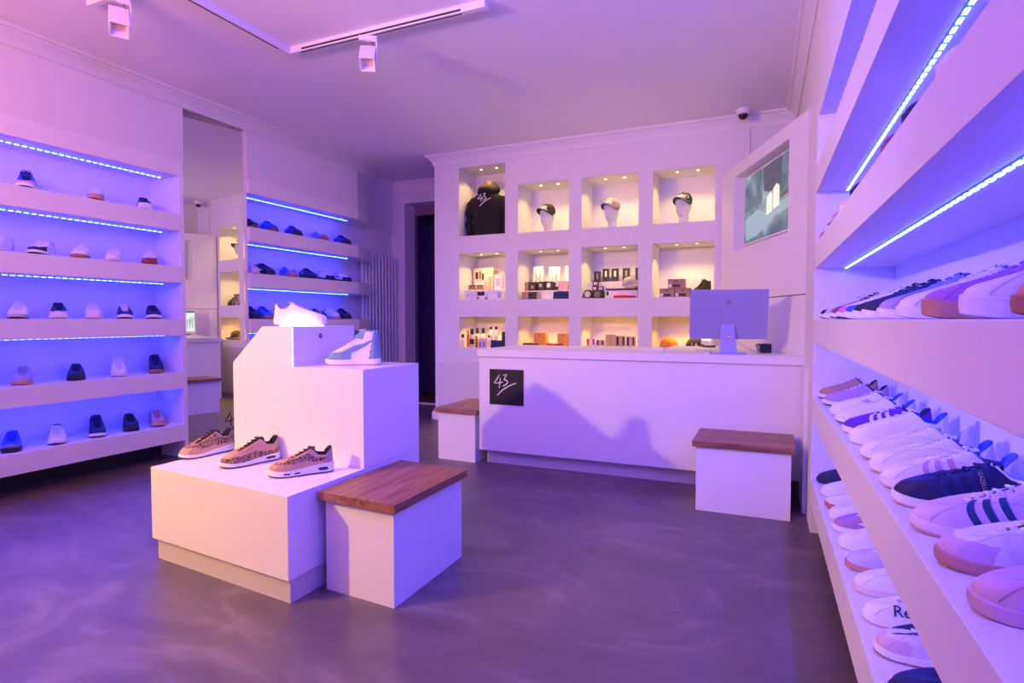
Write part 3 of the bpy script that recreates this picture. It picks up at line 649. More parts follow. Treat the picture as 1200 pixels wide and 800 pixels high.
    k = MB(); k.loft([lr(1.0, 0.0), lr(0.97, 0.018, .006), lr(0.78, 0.012, .03), lr(0.66, -0.05, .04), lr(0.62, None, .05)], True, False, True)
    k.build('collar_lining', cmat(lining, 0.85), t, smooth=True, angle=80)
    # tongue
    tg = tongue or up; k = MB(); rr = []
    for i in range(9):
        q = lerp(0.97, 0.46, i / 8); rx, ry, rz = interp(rim, q)
        if i >= 7: rx -= 0.014 * (i - 6); rz += 0.016 * (i - 6)
        rr.append([((rx - 1) * L, (ry * 1.02 * v + curve(rx)) * L, (rz - 0.014 + 0.016 * (1 - v * v)) * L) for v in (-1, -.5, 0, .5, 1)])
    top = rr[-1]; rr.append([(p[0] - 0.018 * L, p[1] * .95, p[2] - 0.004 * L) for p in top]); rr.append([(p[0] - 0.025 * L, p[1] * .9, p[2] - 0.10 * L) for p in top])
    k.loft(rr, False); k.build('tongue', cmat(tg, 0.8), t, smooth=True, angle=80)
    # laces
    lc = lace or (.8, .8, .8); k = MB(); nl = 5 if res else 4
    for i in range(nl + 1):
        q = lerp(0.92, 0.50, i / nl); rx, ry, rz = interp(rim, q)
        for dq in ((0,) if res == 0 else (-0.02, 0.02)):
            ry2 = ry * 1.12
            pts = [((rx - 1 + dq * v) * L, (ry2 * v + curve(rx)) * L, (rz + 0.012 - 0.012 * v * v + 0.006) * L) for v in (-1, -.5, 0, .5, 1)]
            k.tube(pts, 0.011 * L, 5)
    if bow and res:
        rx, ry, rz = interp(rim, 0.49)
        for sd in (1, -1):
            k.tube([((rx - 1 + .02) * L, 0, (rz + .03) * L), ((rx - 1 + .05) * L, sd * .05 * L, (rz + .05) * L), ((rx - 1 + .07) * L, sd * .09 * L, (rz + .02) * L), ((rx - 1 + .06) * L, sd * .06 * L, (rz - .01) * L), ((rx - 1 + .02) * L, sd * .01 * L, (rz + .02) * L)], 0.009 * L, 5)
    k.build('laces', cmat(lc, 0.7), t, smooth=True)
    if loop:
        k = MB(); pts = []
        for a_ in range(9): an = math.pi * a_ / 8; pts.append(((0.04 - 1 - .05 * math.sin(an)) * L, curve(0) * L, (rim[0][3] + 0.02 - 0.055 * math.cos(an)) * L))
        k.tube(pts, 0.006 * L, 5); k.build('pull_loop', cmat(lining, .7), t, smooth=True)
    # side marks laid over the upper
    def ribbon(k, pts, ws, sd, o=0.0013):
        A = []; B = []; n = len(pts)
        for i in range(n):
            dx = pts[min(i + 1, n - 1)][0] - pts[max(i - 1, 0)][0]; dy = pts[min(i + 1, n - 1)][1] - pts[max(i - 1, 0)][1]; l = math.hypot(dx, dy) or 1
            nx, ny = -dy / l * ws[i], dx / l * ws[i]
            cl = lambda v: max(0.002, min(.998, v))
            A.append(PN(cl(pts[i][0] + nx * .55), sd, cl(pts[i][1] + ny), o)); B.append(PN(cl(pts[i][0] - nx * .55), sd, cl(pts[i][1] - ny), o))
        k.add(A + B, [(i, i + 1, n + i + 1, n + i) for i in range(n - 1)])
    def mark_piece(nm, pts, ws, sd):
        k = MB(); ribbon(k, pts, ws, sd); k.build(nm, cmat(markc, 0.5), t, smooth=True)
    if mark:
        for sd in (1, -1):
            if mark == 'stripes':
                for j in range(3):
                    q0 = 0.455 + j * 0.072
                    mark_piece('side_stripe', [(q0 - 0.03 + 0.15 * s_, lerp(0.06, 0.74, s_)) for s_ in [v / 6 for v in range(7)]], [0.030] * 7, sd)
            elif mark == 'swoosh':
                mark_piece('side_mark', [(0.10, 0.72), (0.22, 0.58), (0.34, 0.44), (0.46, 0.32), (0.56, 0.26), (0.62, 0.30)], [0.008, 0.030, 0.055, 0.080, 0.080, 0.025], sd)
            elif mark == 'bar':
                mark_piece('side_mark', [(0.30, 0.2), (0.42, 0.38), (0.56, 0.55)], [0.09, 0.11, 0.06], sd)
            elif mark == 'letter':
                mark_piece('side_mark', [(0.36, .25), (0.40, .65), (0.405, .65), (0.455, .25), (0.46, .25), (0.50, .65)], [0.035] * 6, sd)
    if seams is None: seams = res >= 2
    if seams:
        k = MB(); sc_ = [c * 0.62 for c in up]
        for sd in (1, -1):
            ribbon(k, [(0.40 + 0.05 * v, 0.60 - 0.02 * math.sin(v)) for v in range(11)], [0.008] * 11, sd, .0009)
            ribbon(k, [(0.80 - 0.012 * v, 0.10 + 0.085 * v) for v in range(8)], [0.008] * 8, sd, .0009)
            ribbon(k, [(0.24 - 0.012 * v, 0.06 + 0.11 * v) for v in range(8)], [0.010] * 8, sd, .0009)
            for v in range(6):
                c = PN(0.50 + 0.075 * v, sd, 0.80, .0012); e1 = PN(0.50 + 0.075 * v + .008, sd, 0.80, .0012); e2 = PN(0.50 + 0.075 * v, sd, 0.84, .0012)
                u_ = (e1 - c).normalized() * .008 * L; w_ = (e2 - c).normalized() * .008 * L
                k.add([c + u_ * math.cos(a_ * math.pi / 3) + w_ * math.sin(a_ * math.pi / 3) for a_ in range(6)], [(0, 1, 2, 3, 4, 5)])
        k.build('stitching', cmat(sc_, .7), t)
    if air:
        k = MB()
        for q0, q1, h0, h1 in air:
            for sd in (1, -1):
                V0 = []; V1 = []
                for s_ in range(7):
                    q = lerp(q0, q1, s_ / 6); x = bxx(q); w = solew(x) * 1.042; en = 0.5 if s_ in (0, 6) else 1; mid_ = (h0 + h1) / 2; hh = (h1 - h0) / 2 * en
                    V0.append(((x - 1) * L, (sd * w + curve(x)) * L, (mid_ - hh) * L)); V1.append(((x - 1) * L, (sd * w + curve(x)) * L, (mid_ + hh) * L))
                k.add(V0 + V1, [(i, i + 1, 8 + i, 7 + i) for i in range(6)])
        k.build('air_window', cmat((0.03, 0.03, 0.05), 0.15, 'plastic'), t, smooth=True)
    if text:
        sd = text[1]; td_ = bpy.data.curves.new('lettering', 'FONT'); td_.body = text[0]; td_.size = text[2] * L; td_.extrude = 0.0004; td_.align_x = 'CENTER'; td_.align_y = 'CENTER'
        tmp = bpy.data.objects.new('tmp', td_); COL.objects.link(tmp); bpy.context.view_layer.update()
        me = bpy.data.meshes.new_from_object(tmp); bpy.data.objects.remove(tmp); me.materials.clear(); me.materials.append(cmat(textc, 0.4, 'foil'))
        o = bpy.data.objects.new('lettering', me); COL.objects.link(o); o.parent = t
        q, tt = text[3]; c = P(q, sd, tt); ex = (P(q + .03, sd, tt) - P(q - .03, sd, tt)).normalized(); ez = (P(q, sd, tt + .05) - P(q, sd, tt - .05)).normalized()
        if sd > 0: ex = -ex
        an = R(text[4]); ex, ez = ex * math.cos(an) + ez * math.sin(an), -ex * math.sin(an) + ez * math.cos(an)
        nn = ex.cross(ez).normalized(); 
        if nn.y * sd < 0: nn = -nn
        ez = nn.cross(ex).normalized()
        mt = Matrix(((ex.x, ez.x, nn.x, 0), (ex.y, ez.y, nn.y, 0), (ex.z, ez.z, nn.z, 0), (0, 0, 0, 1)))
        me.transform(Matrix.Translation(c + nn * 0.0022) @ mt)
    return t

W_ = (.80, .80, .82); OFF = (.70, .66, .62); NAVY = (.010, .012, .05); BLK = (.012, .012, .015); GUM = (.36, .17, .07); GREY = (.32, .32, .36); TAN = (.58, .35, .20); BLUEC = (.03, .08, .40)
# --- three leopard print runners on the low block, the high top and the lit shoe
G0 = 'leopard print sneakers on the podium'
sneaker('sneaker', 'tan and leopard sneaker with black outsole and pull loop, leftmost on podium', G0, (-2.715, 2.000, zt + .0005), -99, .285, 'run', up=TAN, guard=TAN, leo=(.22, .86), sole=W_, out=BLK, lace=BLK, lining=BLK, tongue=BLK, res=3, tall=1.2, loop=True, solez=(.13, .07))
sneaker('sneaker', 'tan sneaker with leopard lower band, middle of the three on the podium', G0, (-2.375, 1.955, zt + .0005), -109, .29, 'run', up=TAN, leo=(.0, .36), sole=W_, out=(.10, .05, .08), lace=BLK, lining=BLK, tongue=BLK, res=3, tall=1.2, air=[(.22, .36, .055, .095)], solez=(.13, .075))
sneaker('sneaker', 'tan leopard sneaker with thick white air sole, nearest the podium corner', G0, (-2.050, 1.935, zt + .0005), -131, .285, 'run', up=TAN, guard=(.52, .30, .17), leo=(.30, .66), heel=(.45, .30, .30), sole=W_, out=(.08, .03, .06), lace=BLK, lining=BLK, tongue=BLK, res=3, tall=1.2, air=[(.16, .34, .055, .105), (.52, .58, .045, .07), (.62, .69, .045, .07)], solez=(.165, .10))
sneaker('sneaker', 'pale blue and white high-top sneaker on the podium step', None, (-2.125, 2.395, .9125), 204, .29, 'high', up=(.78, .76, .78), toe=None, guard=(.16, .30, .40), heel=(.16, .30, .40), stay=(.16, .30, .40), sole=(.78, .74, .70), out=(.55, .38, .28), lace=(.8, .78, .75), lining=(.30, .42, .50), tongue=(.6, .5, .38), mark='swoosh', markc=(.16, .30, .40), res=3, gq=.50)
gl = sneaker('sneaker', 'white sneaker lit from below on top of the podium tower', None, (-2.262, 2.565, 1.119), 36, .275, 'low', tall=1.36, wide=1.08, solez=(.16, .14), up=(.84, .83, .83), sole=(.85, .84, .83), lace=(.84, .84, .84), lining=(.45, .28, .18), tongue=(.8, .8, .8), res=2)

# --- left shelving, first unit; (y of the toe, row, style ...)
def lshoe(y, row, desc, head=-30, dx=0.0, nth='', L=.29, **kw):
    z = LZ[row][0] + .0005
    rowname = ['top', 'second', 'third', 'fourth', 'lowest'][row]
    kw.setdefault('res', 1); kw.setdefault('wide', 1.22); kw.setdefault('tall', 1.05 if kw.get('style') in ('mid', 'run') else 1.2)
    sneaker('sneaker', f'{desc}, {nth} on {rowname} left shelf', f'sneakers on the {rowname} shelf left of the mirror', (XL - 0.03 - dx, y, z), head, L, **kw)
lshoe(2.25, 0, 'blue and white high basketball sneaker', nth='left', style='mid', bow=True, up=BLUEC, guard=(.7, .4, .5), sole=W_, out=BLK, lining=BLK, lace=BLK, tongue=BLUEC, loop=True)
lshoe(2.68, 0, 'white sneaker with orange toe and dark heel', nth='middle', head=-36, style='low', up=W_, guard=(.6, .28, .15), heel=(.02, .08, .09), sole=(.6, .3, .2), out=BLK)
lshoe(3.06, 0, 'dark blue sneaker with white sole', nth='right', head=-30, style='low', up=NAVY, guard=W_, sole=W_, out=W_, lace=NAVY, lining=NAVY)
for y, d, n_, kw in [(2.02, 'white sneaker with magenta heel', 'leftmost', dict(head=-52, up=W_, heel=(.5, .02, .35), sole=W_, out=(.3, .2, .2))),
        (2.285, 'white sneaker with black toe sole and teal heel', 'second from left', dict(head=-48, up=W_, heel=(.1, .6, .6), sole=W_, out=BLK, guard=BLK)),
        (2.56, 'white sneaker with gum sole', 'middle', dict(head=-38, up=W_, sole=GUM, out=GUM)),
        (2.80, 'white sneaker with pale pink sole', 'second from right', dict(head=-34, up=W_, sole=(.8, .66, .62), out=(.7, .5, .5), lining=BLK)),
        (3.07, 'white sneaker with red brown toe', 'rightmost', dict(head=-40, up=W_, guard=(.30, .05, .03), sole=(.30, .05, .03)))]:
    lshoe(y, 1, d, nth=n_, style='low', **kw)
for y, d, n_, kw in [(1.97, 'blue grey runner with black sole', 'leftmost', dict(up=(.3, .35, .5), sole=W_, out=BLK, style='run')),
        (2.18, 'white runner with black toe sole', 'second from left', dict(up=W_, guard=None, sole=(.5, .5, .5), out=BLK, style='run')),
        (2.42, 'navy sneaker with pale toe cap', 'third from left', dict(up=NAVY, guard=(.8, .7, .7), sole=(.8, .7, .7), lace=NAVY, lining=NAVY, tongue=NAVY)),
        (2.65, 'plain white leather sneaker', 'fourth from left', dict(up=W_, sole=(.8, .7, .7), lining=GREY)),
        (2.88, 'navy runner with white tongue and laces', 'fifth from left', dict(up=NAVY, sole=W_, out=BLK, style='run', tongue=W_, lace=W_)),
        (3.11, 'all dark navy runner with white sole edge', 'rightmost', dict(up=NAVY, sole=W_, out=BLK, style='run', lace=NAVY, tongue=NAVY, lining=NAVY))]:
    lshoe(y, 2, d, nth=n_, head=-31, **kw)
for y, d, n_, kw in [(1.88, 'brown sneaker with tan sole', 'leftmost', dict(up=(.25, .14, .12), sole=GUM, style='mid', lace=BLK)),
        (2.20, 'grey sneaker with orange gum sole', 'second from left', dict(up=(.35, .33, .42), sole=(.6, .28, .12), lace=(.4, .38, .45))),
        (2.53, 'dark navy runner with small white logo', 'middle', dict(up=NAVY, guard=BLK, sole=BLK, style='run', lace=NAVY, tongue=NAVY)),
        (2.83, 'white mid-top sneaker with ankle strap', 'second from right', dict(up=W_, sole=(.8, .72, .68), style='mid')),
        (3.13, 'navy mid-top sneaker with gum sole and dark bow', 'rightmost', dict(up=NAVY, sole=GUM, out=GUM, style='mid', bow=True, lace=NAVY, tongue=NAVY, lining=NAVY))]:
    lshoe(y, 3, d, nth=n_, head=-33, dx=.02, **kw)
for y, d, n_, kw in [(2.13, 'blue trail shoe with grey and black toe', 'leftmost', dict(up=BLUEC, guard=(.2, .18, .25), sole=BLK, style='run', lace=BLUEC, tongue=BLUEC, lining=BLUEC)),
        (2.40, 'white knit runner with black toe sole', 'second from left', dict(up=W_, sole=W_, out=BLK, style='run', lining=BLK)),
        (2.67, 'dark mid-top sneaker with white sole edge', 'middle', dict(up=NAVY, sole=W_, out=BLK, style='mid', bow=True, lace=NAVY, tongue=NAVY, lining=GREY)),
        (2.92, 'plain black low shoe', 'second from right', dict(up=BLK, sole=BLK, lace=BLK, tongue=BLK, lining=BLK)),
        (3.14, 'tan and red patterned sneaker', 'rightmost', dict(up=(.5, .30, .28), guard=(.6, .3, .15), sole=(.6, .35, .2), out=BLK, tongue=(.6, .1, .08), lace=(.6, .3, .2)))]:
    lshoe(y, 4, d, nth=n_, head=-30, dx=.02, **kw)
# --- second unit, between mirror and radiator
def rshoe(y, row, desc, nth, **kw):
    z = LZ[row][0] + .0005; rowname = ['top', 'second', 'third'][row]; kw.setdefault('head', -20); kw.setdefault('res', 1); kw.setdefault('wide', 1.15); h = kw.pop('head')
    sneaker('sneaker', f'{desc}, {nth} on {rowname} shelf by the radiator', f'sneakers on the {rowname} shelf between mirror and radiator', (XL - 0.03, y, z), h, .30, **kw)
for y, d, n_, kw in [(4.13, 'black sneaker', 'leftmost', dict(up=BLK, sole=(.2, .05, .04), lace=BLK, lining=BLK, tongue=BLK)),
        (4.37, 'blue sneaker with brown sole', 'second from left', dict(up=BLUEC, sole=(.25, .12, .08), lace=BLUEC, tongue=BLUEC, style='run')),
        (4.70, 'blue and black sneaker', 'middle', dict(up=(.02, .03, .25), sole=BLK, lace=NAVY, tongue=NAVY, guard=BLK, style='run')),
        (5.09, 'light blue sneaker with orange brown toe', 'second from right', dict(up=(.12, .22, .55), sole=(.4, .12, .06), guard=(.4, .12, .06), tongue=(.2, .3, .6), style='run')),
        (5.47, 'dark blue sneaker', 'rightmost', dict(up=(.015, .03, .2), sole=BLK, lace=NAVY, guard=BLK, tongue=NAVY, style='run'))]: rshoe(y, 0, d, n_, **kw)
for y, d, n_, kw in [(4.13, 'pale pink low slipper shoe', 'leftmost', dict(up=(.7, .45, .5), sole=(.7, .45, .5))),
        (4.33, 'black and white sneaker', 'second from left', dict(up=BLK, sole=BLK, mark='swoosh', markc=W_, lace=BLK, tongue=BLK, lining=BLK, head=-12)),
        (4.62, 'bright blue sneaker with gum sole', 'third from left', dict(up=(.03, .10, .5), sole=(.45, .2, .15), tongue=(.5, .5, .6), guard=(.5, .25, .2))),
        (4.90, 'navy sneaker with pale logo', 'fourth from left', dict(up=NAVY, sole=BLK, mark='letter', markc=GREY, lace=NAVY, tongue=NAVY)),
        (5.19, 'white and navy sneaker', 'fifth from left', dict(up=W_, sole=BLK, heel=NAVY, guard=NAVY, mark='bar', markc=W_, tongue=NAVY)),
        (5.47, 'white sneaker with navy toe', 'rightmost', dict(up=W_, sole=BLK, guard=BLK, tongue=NAVY, mark='letter', markc=NAVY))]: rshoe(y, 1, d, n_, style='run', **kw)
for y, d, n_, kw in [(4.13, 'dark navy sneaker', 'leftmost', dict(up=NAVY, sole=BLK, lace=NAVY)),
        (4.29, 'blue sneaker with grey brown sole', 'second from left', dict(up=(.05, .14, .5), sole=(.3, .2, .2), lace=BLUEC, tongue=BLUEC)),
        (4.52, 'white sneaker partly behind lit shoe', 'third from left', dict(up=W_, sole=(.6, .4, .35))),
        (5.05, 'navy and white striped sneaker', 'third from right', dict(up=NAVY, sole=BLK, mark='bar', markc=W_, lace=W_)),
        (5.27, 'tall white sneaker', 'second from right', dict(up=W_, sole=(.5, .3, .35))),
        (5.46, 'navy sneaker with black toe', 'rightmost', dict(up=NAVY, sole=BLK, guard=BLK, mark='letter', markc=GREY, lace=NAVY, tongue=NAVY))]: rshoe(y, 2, d, n_, style='run', **kw)
# --- right hand shelving
def wshoe(tt, row, desc, nth, rowname, head=176, r_=0.272, L=.268, **kw):
    kw.setdefault('res', 3 if tt < 1.4 else 2 if tt < 2.2 else 1); kw.setdefault('tall', 1.28); z = RZ[row][0] + .0005
    p = rw(r_, tt, z)
    sneaker('sneaker', f'{desc}, {nth} on the right {rowname} shelf', f'sneakers on the {rowname} shelf of the right wall', p, head + .85, L, mirror=kw.pop('mirror', -1), **kw)
for tt, d, n_, kw in [(3.38, 'dark mauve sneaker toe', 'farthest', dict(up=(.3, .12, .2), sole=(.5, .3, .3))), (3.04, 'purple sneaker toe', 'second farthest', dict(up=(.25, .12, .25))),
        (2.80, 'mauve sneaker toe', 'third farthest', dict(up=(.4, .2, .3), sole=(.6, .4, .4))), (2.52, 'pink white sneaker toe', 'fourth farthest', dict(up=(.7, .5, .6))),
        (2.24, 'black sneaker toe', 'fifth farthest', dict(up=BLK, sole=BLK, lace=BLK)), (1.69, 'dark red sneaker toe', 'sixth farthest', dict(up=(.2, .03, .1), sole=(.3, .1, .1))),
        (1.46, 'navy sneaker toe', 'second nearest', dict(up=NAVY, sole=NAVY)), (1.20, 'white sneaker toe', 'nearest', dict(up=W_))]:
    wshoe(tt, 1, d, n_, 'upper', r_=0.262, **{**kw, 'res': 1})
wshoe(2.05, 0, 'black sneaker toe', 'only one in view', 'top', r_=.262, up=BLK, sole=BLK, lace=BLK, res=1)
for tt, d, n_, kw in [(3.40, 'black and white patterned sneaker', 'farthest', dict(up=W_, guard=BLK, sole=W_, out=BLK, lining=BLK)),
        (3.16, 'pale grey sneaker', 'second farthest', dict(up=(.5, .5, .55), sole=W_)), (2.90, 'reddish brown sneaker', 'third farthest', dict(up=(.22, .08, .06), guard=(.22, .08, .06), sole=W_, out=BLK, lace=BLK)),
        (2.65, 'white sneaker with pink toe', 'fourth farthest', dict(up=W_, guard=(.7, .12, .4), sole=W_, out=BLK)), (2.42, 'white sneaker with bright blue toe', 'fifth farthest', dict(up=W_, guard=(.02, .10, .6), sole=W_, lace=(.7, .7, .8))),
        (2.205, 'black sneaker', 'sixth farthest', dict(up=NAVY, guard=BLK, sole=W_, lace=BLK, tongue=BLK)), (2.01, 'navy suede sneaker with white sole', 'seventh farthest', dict(up=NAVY, sole=W_, lace=NAVY, tongue=NAVY, lining=NAVY)),
        (1.76, 'grey blue runner with toggle laces', 'fifth nearest', dict(up=(.25, .27, .42), guard=(.40, .33, .42), sole=W_, lace=(.2, .25, .5), tongue=(.15, .2, .5), lining=NAVY, loop=True)),
        (1.525, 'white leather sneaker with white sole', 'fourth nearest', dict(up=W_, sole=W_)),
        (1.300, 'purple suede sneaker with gum sole', 'third nearest', dict(up=(.42, .16, .34), sole=(.50, .24, .12), out=(.50, .24, .12), lace=(.38, .18, .40), tongue=(.4, .18, .4), solez=(.12, .11))),
        (1.075, 'white sneaker with thick ribbed sole', 'second nearest', dict(up=W_, sole=W_, solez=(.12, .11))), (0.875, 'orange brown sneaker with gum sole', 'nearest', dict(up=(.7, .55, .5), sole=GUM, guard=(.6, .3, .2)))]:
    wshoe(tt, 2, d, n_, 'eye-level', **kw)
for tt, d, n_, kw in [(3.40, 'gold and bronze sneaker with black sole edge', 'farthest', dict(up=(.45, .24, .12), sole=W_, out=BLK, lining=BLK, lace=(.5, .3, .2), res=1)),
        (3.14, 'mauve sneaker with black outsole', 'second farthest', dict(up=(.42, .28, .36), sole=W_, out=BLK, lining=NAVY)),
        (2.83, 'white sneaker with gold patch and blue lining', 'third farthest', dict(up=W_, sole=W_, mark='bar', markc=(.5, .38, .3), lining=BLUEC)),
        (2.62, 'white sneaker with black heel line', 'fourth farthest', dict(up=W_, sole=W_, out=BLK, lining=BLUEC)),
        (2.40, 'purple suede sneaker with three white stripes', 'fifth farthest', dict(up=(.10, .015, .38), sole=W_, mark='stripes', markc=W_, lining=NAVY, lace=W_)),
        (2.21, 'white running sneaker with seamed panels', 'sixth farthest', dict(up=W_, sole=W_, style='run', lining=BLUEC)),
        (1.98, 'white sneaker with gum outsole', 'seventh farthest', dict(up=W_, sole=W_, out=(.6, .35, .25))),
        (1.82, 'white tennis sneaker with small black lettering', 'sixth nearest', dict(up=W_, sole=W_, out=(.7, .5, .45), lining=BLUEC)),
        (1.665, 'white sneaker with three pink stripes', 'fifth nearest', dict(up=W_, sole=(.80, .74, .74), out=(.7, .5, .5), mark='stripes', markc=(.55, .28, .42), lining=(.1, .15, .5))),
        (1.525, 'navy suede sneaker with gold lettering and white sole', 'fourth nearest', dict(up=(.006, .008, .045), sole=W_, out=(.7, .45, .4), mark='stripes', markc=(.010, .014, .07), lace=NAVY, tongue=NAVY, lining=W_, text=('GAZELLE', 1, .040, (.47, .50), -58))),
        (1.345, 'pale pink sneaker with three dark green stripes', 'third nearest', dict(up=(.72, .56, .60), sole=(.8, .68, .66), out=(.6, .35, .3), mark='stripes', markc=(.01, .05, .08), lining=(.02, .12, .3), lace=(.8, .75, .75))),
        (1.172, 'white sneaker with mauve suede toe and gum sole', 'second nearest', dict(up=W_, guard=(.62, .42, .52), sole=(.50, .24, .16), out=(.42, .2, .12), mark='stripes', markc=(.72, .72, .78), lining=W_)),
        (1.000, 'pink tan suede sneaker', 'nearest', dict(up=(.62, .38, .34), guard=(.66, .42, .36), sole=(.62, .40, .34), lining=(.5, .3, .3)))]:
    wshoe(tt, 3, d, n_, 'waist-level', head=172, **kw)
for tt, d, n_, kw in [(3.42, 'navy sneaker', 'farthest', dict(up=NAVY, sole=NAVY, lace=NAVY, tongue=NAVY, res=1)), (3.18, 'white canvas sneaker', 'second farthest', dict(up=W_)),
        (2.98, 'white sneaker with orange toe sole', 'third farthest', dict(up=W_, sole=(.55, .15, .08), out=(.55, .15, .08))), (2.82, 'white perforated sneaker', 'fourth farthest', dict(up=W_)),
        (2.67, 'mauve sneaker with white side mark', 'fifth farthest', dict(up=(.42, .20, .32), sole=W_, mark='swoosh', markc=W_)), (2.48, 'white sneaker with dotted tongue', 'sixth farthest', dict(up=W_, lining=BLUEC)),
        (2.28, 'lilac sneaker with gum sole', 'fifth nearest', dict(up=(.55, .50, .66), sole=(.5, .25, .16), out=(.45, .2, .14))), (2.10, 'white sneaker with tan edge and navy label', 'fourth nearest', dict(up=W_, sole=(.78, .6, .5), mark='bar', markc=W_)),
        (1.90, 'white sneaker with black letters on the side', 'third nearest', dict(up=W_, sole=W_, out=(.7, .5, .5), lace=(.35, .35, .5), text=('Ree', 1, .16, (.60, .36), -4), textc=(.01, .02, .05))),
        (1.72, 'white and pink runner with navy patches', 'second nearest', dict(up=(.72, .66, .76), guard=(.66, .46, .50), sole=W_, out=(.3, .15, .2), stay=NAVY, mark='bar', markc=NAVY, style='run', solez=(.10, .08))),
        (1.53, 'black sneaker cut off by the picture edge', 'nearest', dict(up=NAVY, sole=BLK, lace=NAVY))]:
    wshoe(tt, 4, d, n_, 'lowest', head=172, r_=.275, **kw)

# ------------------------------------------------------------------ goods in the niches
def npt(r_, i, fx, h, d):
    a, b, z0, z1 = NICHES[(r_, i)]; y = YB + d; f = y / YB
    return ((a + (b - a) * fx) * f, y, z0 + h)
ROWN = {(0, 0): 'top row', (1, 0): 'middle row', (2, 0): 'bottom row'}
def nbox(name, label, cat, r_, i, fx0, fx1, h0, h1, d, dp, m, group=None, lid=None, face=None, bev=0.002, rz=0.0):
    p0 = npt(r_, i, fx0, h0 + .0006, d); p1 = npt(r_, i, fx1, h1, d); w = p1[0] - p0[0]; h = h1 - h0 - .0006
    t = thing(name, label, cat, ((p0[0] + p1[0]) / 2, p0[1] + dp / 2, p0[2]), rz, group)
    bx('body', (-w / 2, -dp / 2, 0), (w / 2, dp / 2, h * (0.8 if lid else 1)), m, t, bevel=bev)
    if lid: bx('lid', (-w / 2 - .001, -dp / 2 - .001, h * 0.8 + .0003), (w / 2 + .001, dp / 2 + .001, h), lid, t, bevel=bev)
    if face:
        for nm, u0, u1, v0, v1, fm in face: bx(nm, (-w / 2 + w * u0, -dp / 2 - .0012, h * v0), (-w / 2 + w * u1, -dp / 2 - .0002, h * v1), fm, t)
    return t
cw = cmat((.8, .79, .78), .5, 'card'); cbk = cmat((.015, .012, .015), .5, 'card'); cbr = cmat((.30, .15, .07), .6, 'card'); cor = cmat((.75, .32, .04), .6, 'card'); crd = cmat((.5, .01, .04), .5, 'card')
cmr = cmat((.25, .06, .08), .6, 'card'); cnv = cmat((.02, .03, .12), .8); ccl = cmat((.55, .45, .38), .6, 'card'); ctn = cmat((.55, .38, .2), .6, 'card'); ckr = cmat((.42, .25, .16), .7, 'card')
# middle row, leftmost niche
nbox('display_riser', 'white riser step in the middle-row niche under the hoodie', 'riser', 1, 0, .14, .99, 0, .125, .16, .14, cw)
nbox('product_box', 'white box at the left front of the niche under the hoodie', 'box', 1, 0, .12, .275, 0, .11, .05, .07, cw, face=[('print', .25, .75, .3, .7, cmat((.6, .58, .7), .5, 'card'))])
nbox('product_box', 'pale pink box, second from left in the niche under the hoodie', 'box', 1, 0, .285, .395, 0, .105, .05, .07, cmat((.75, .62, .6), .5, 'card'))
nbox('product_box', 'white box with black label in the niche under the hoodie', 'box', 1, 0, .405, .60, 0, .11, .05, .07, cw, face=[('label_panel', .02, .80, .45, .85, cbk), ('print', .02, .18, .12, .3, cbk), ('print', .84, .98, .1, .3, cbk)])
nbox('product_box', 'wide white box at the right front under the hoodie', 'box', 1, 0, .62, .93, 0, .10, .05, .08, cw, face=[('print', .7, .95, .2, .8, cmat((.45, .38, .6), .5, 'card'))])
nbox('polish_jar', 'small brown jar with black lid, left on the white riser', 'jar', 1, 0, .22, .325, .125, .178, .20, .05, cbr, lid=cbk)
nbox('polish_jar', 'small brown jar with black lid, right on the white riser', 'jar', 1, 0, .39, .50, .125, .178, .20, .05, cbr, lid=cbk)
nbox('product_box', 'tall white box on the right of the white riser', 'box', 1, 0, .77, .93, .125, .29, .20, .06, cw, face=[('print', .2, .8, .25, .75, cmat((.55, .5, .72), .5, 'card'))])
k = MB(); ring_ = []
for a_ in range(14):
    an = 2 * math.pi * a_ / 14; ring_.append((.024 * math.cos(an), 0, .030 + .028 * math.sin(an)))
k.tube(ring_ + [ring_[0]], .006, 6); p = npt(1, 0, .82, .2905, .22); w_ = k.build('wristwatch', cmat((.25, .1, .1), .5, 'leather'), None, smooth=True); w_.location = p; tag(w_, 'dark red wristwatch standing on the tall white box', 'watch')
fr_ = nbox('shadow_box', 'framed display box with small bottles leaning on the niche back', 'display box', 1, 0, .31, .75, .125, .385, .305, .05, ccl, face=[('inner_panel', .06, .94, .06, .92, cmat((.72, .6, .48), .5, 'card'))])
for j, (u, v, ww, hh, c) in enumerate([(.12, .5, .12, .3, cbk), (.3, .5, .1, .34, cbr), (.45, .45, .08, .3, cbk), (.10, .08, .2, .3, cw), (.34, .08, .2, .28, cw), (.58, .08, .14, .3, ccl), (.78, .08, .13, .5, ctn)]):
    w = .255; bx('sample', (-.125 + w * u, -.032, .26 * v), (-.125 + w * (u + ww), -.0265, .26 * (v + hh)), c, fr_)
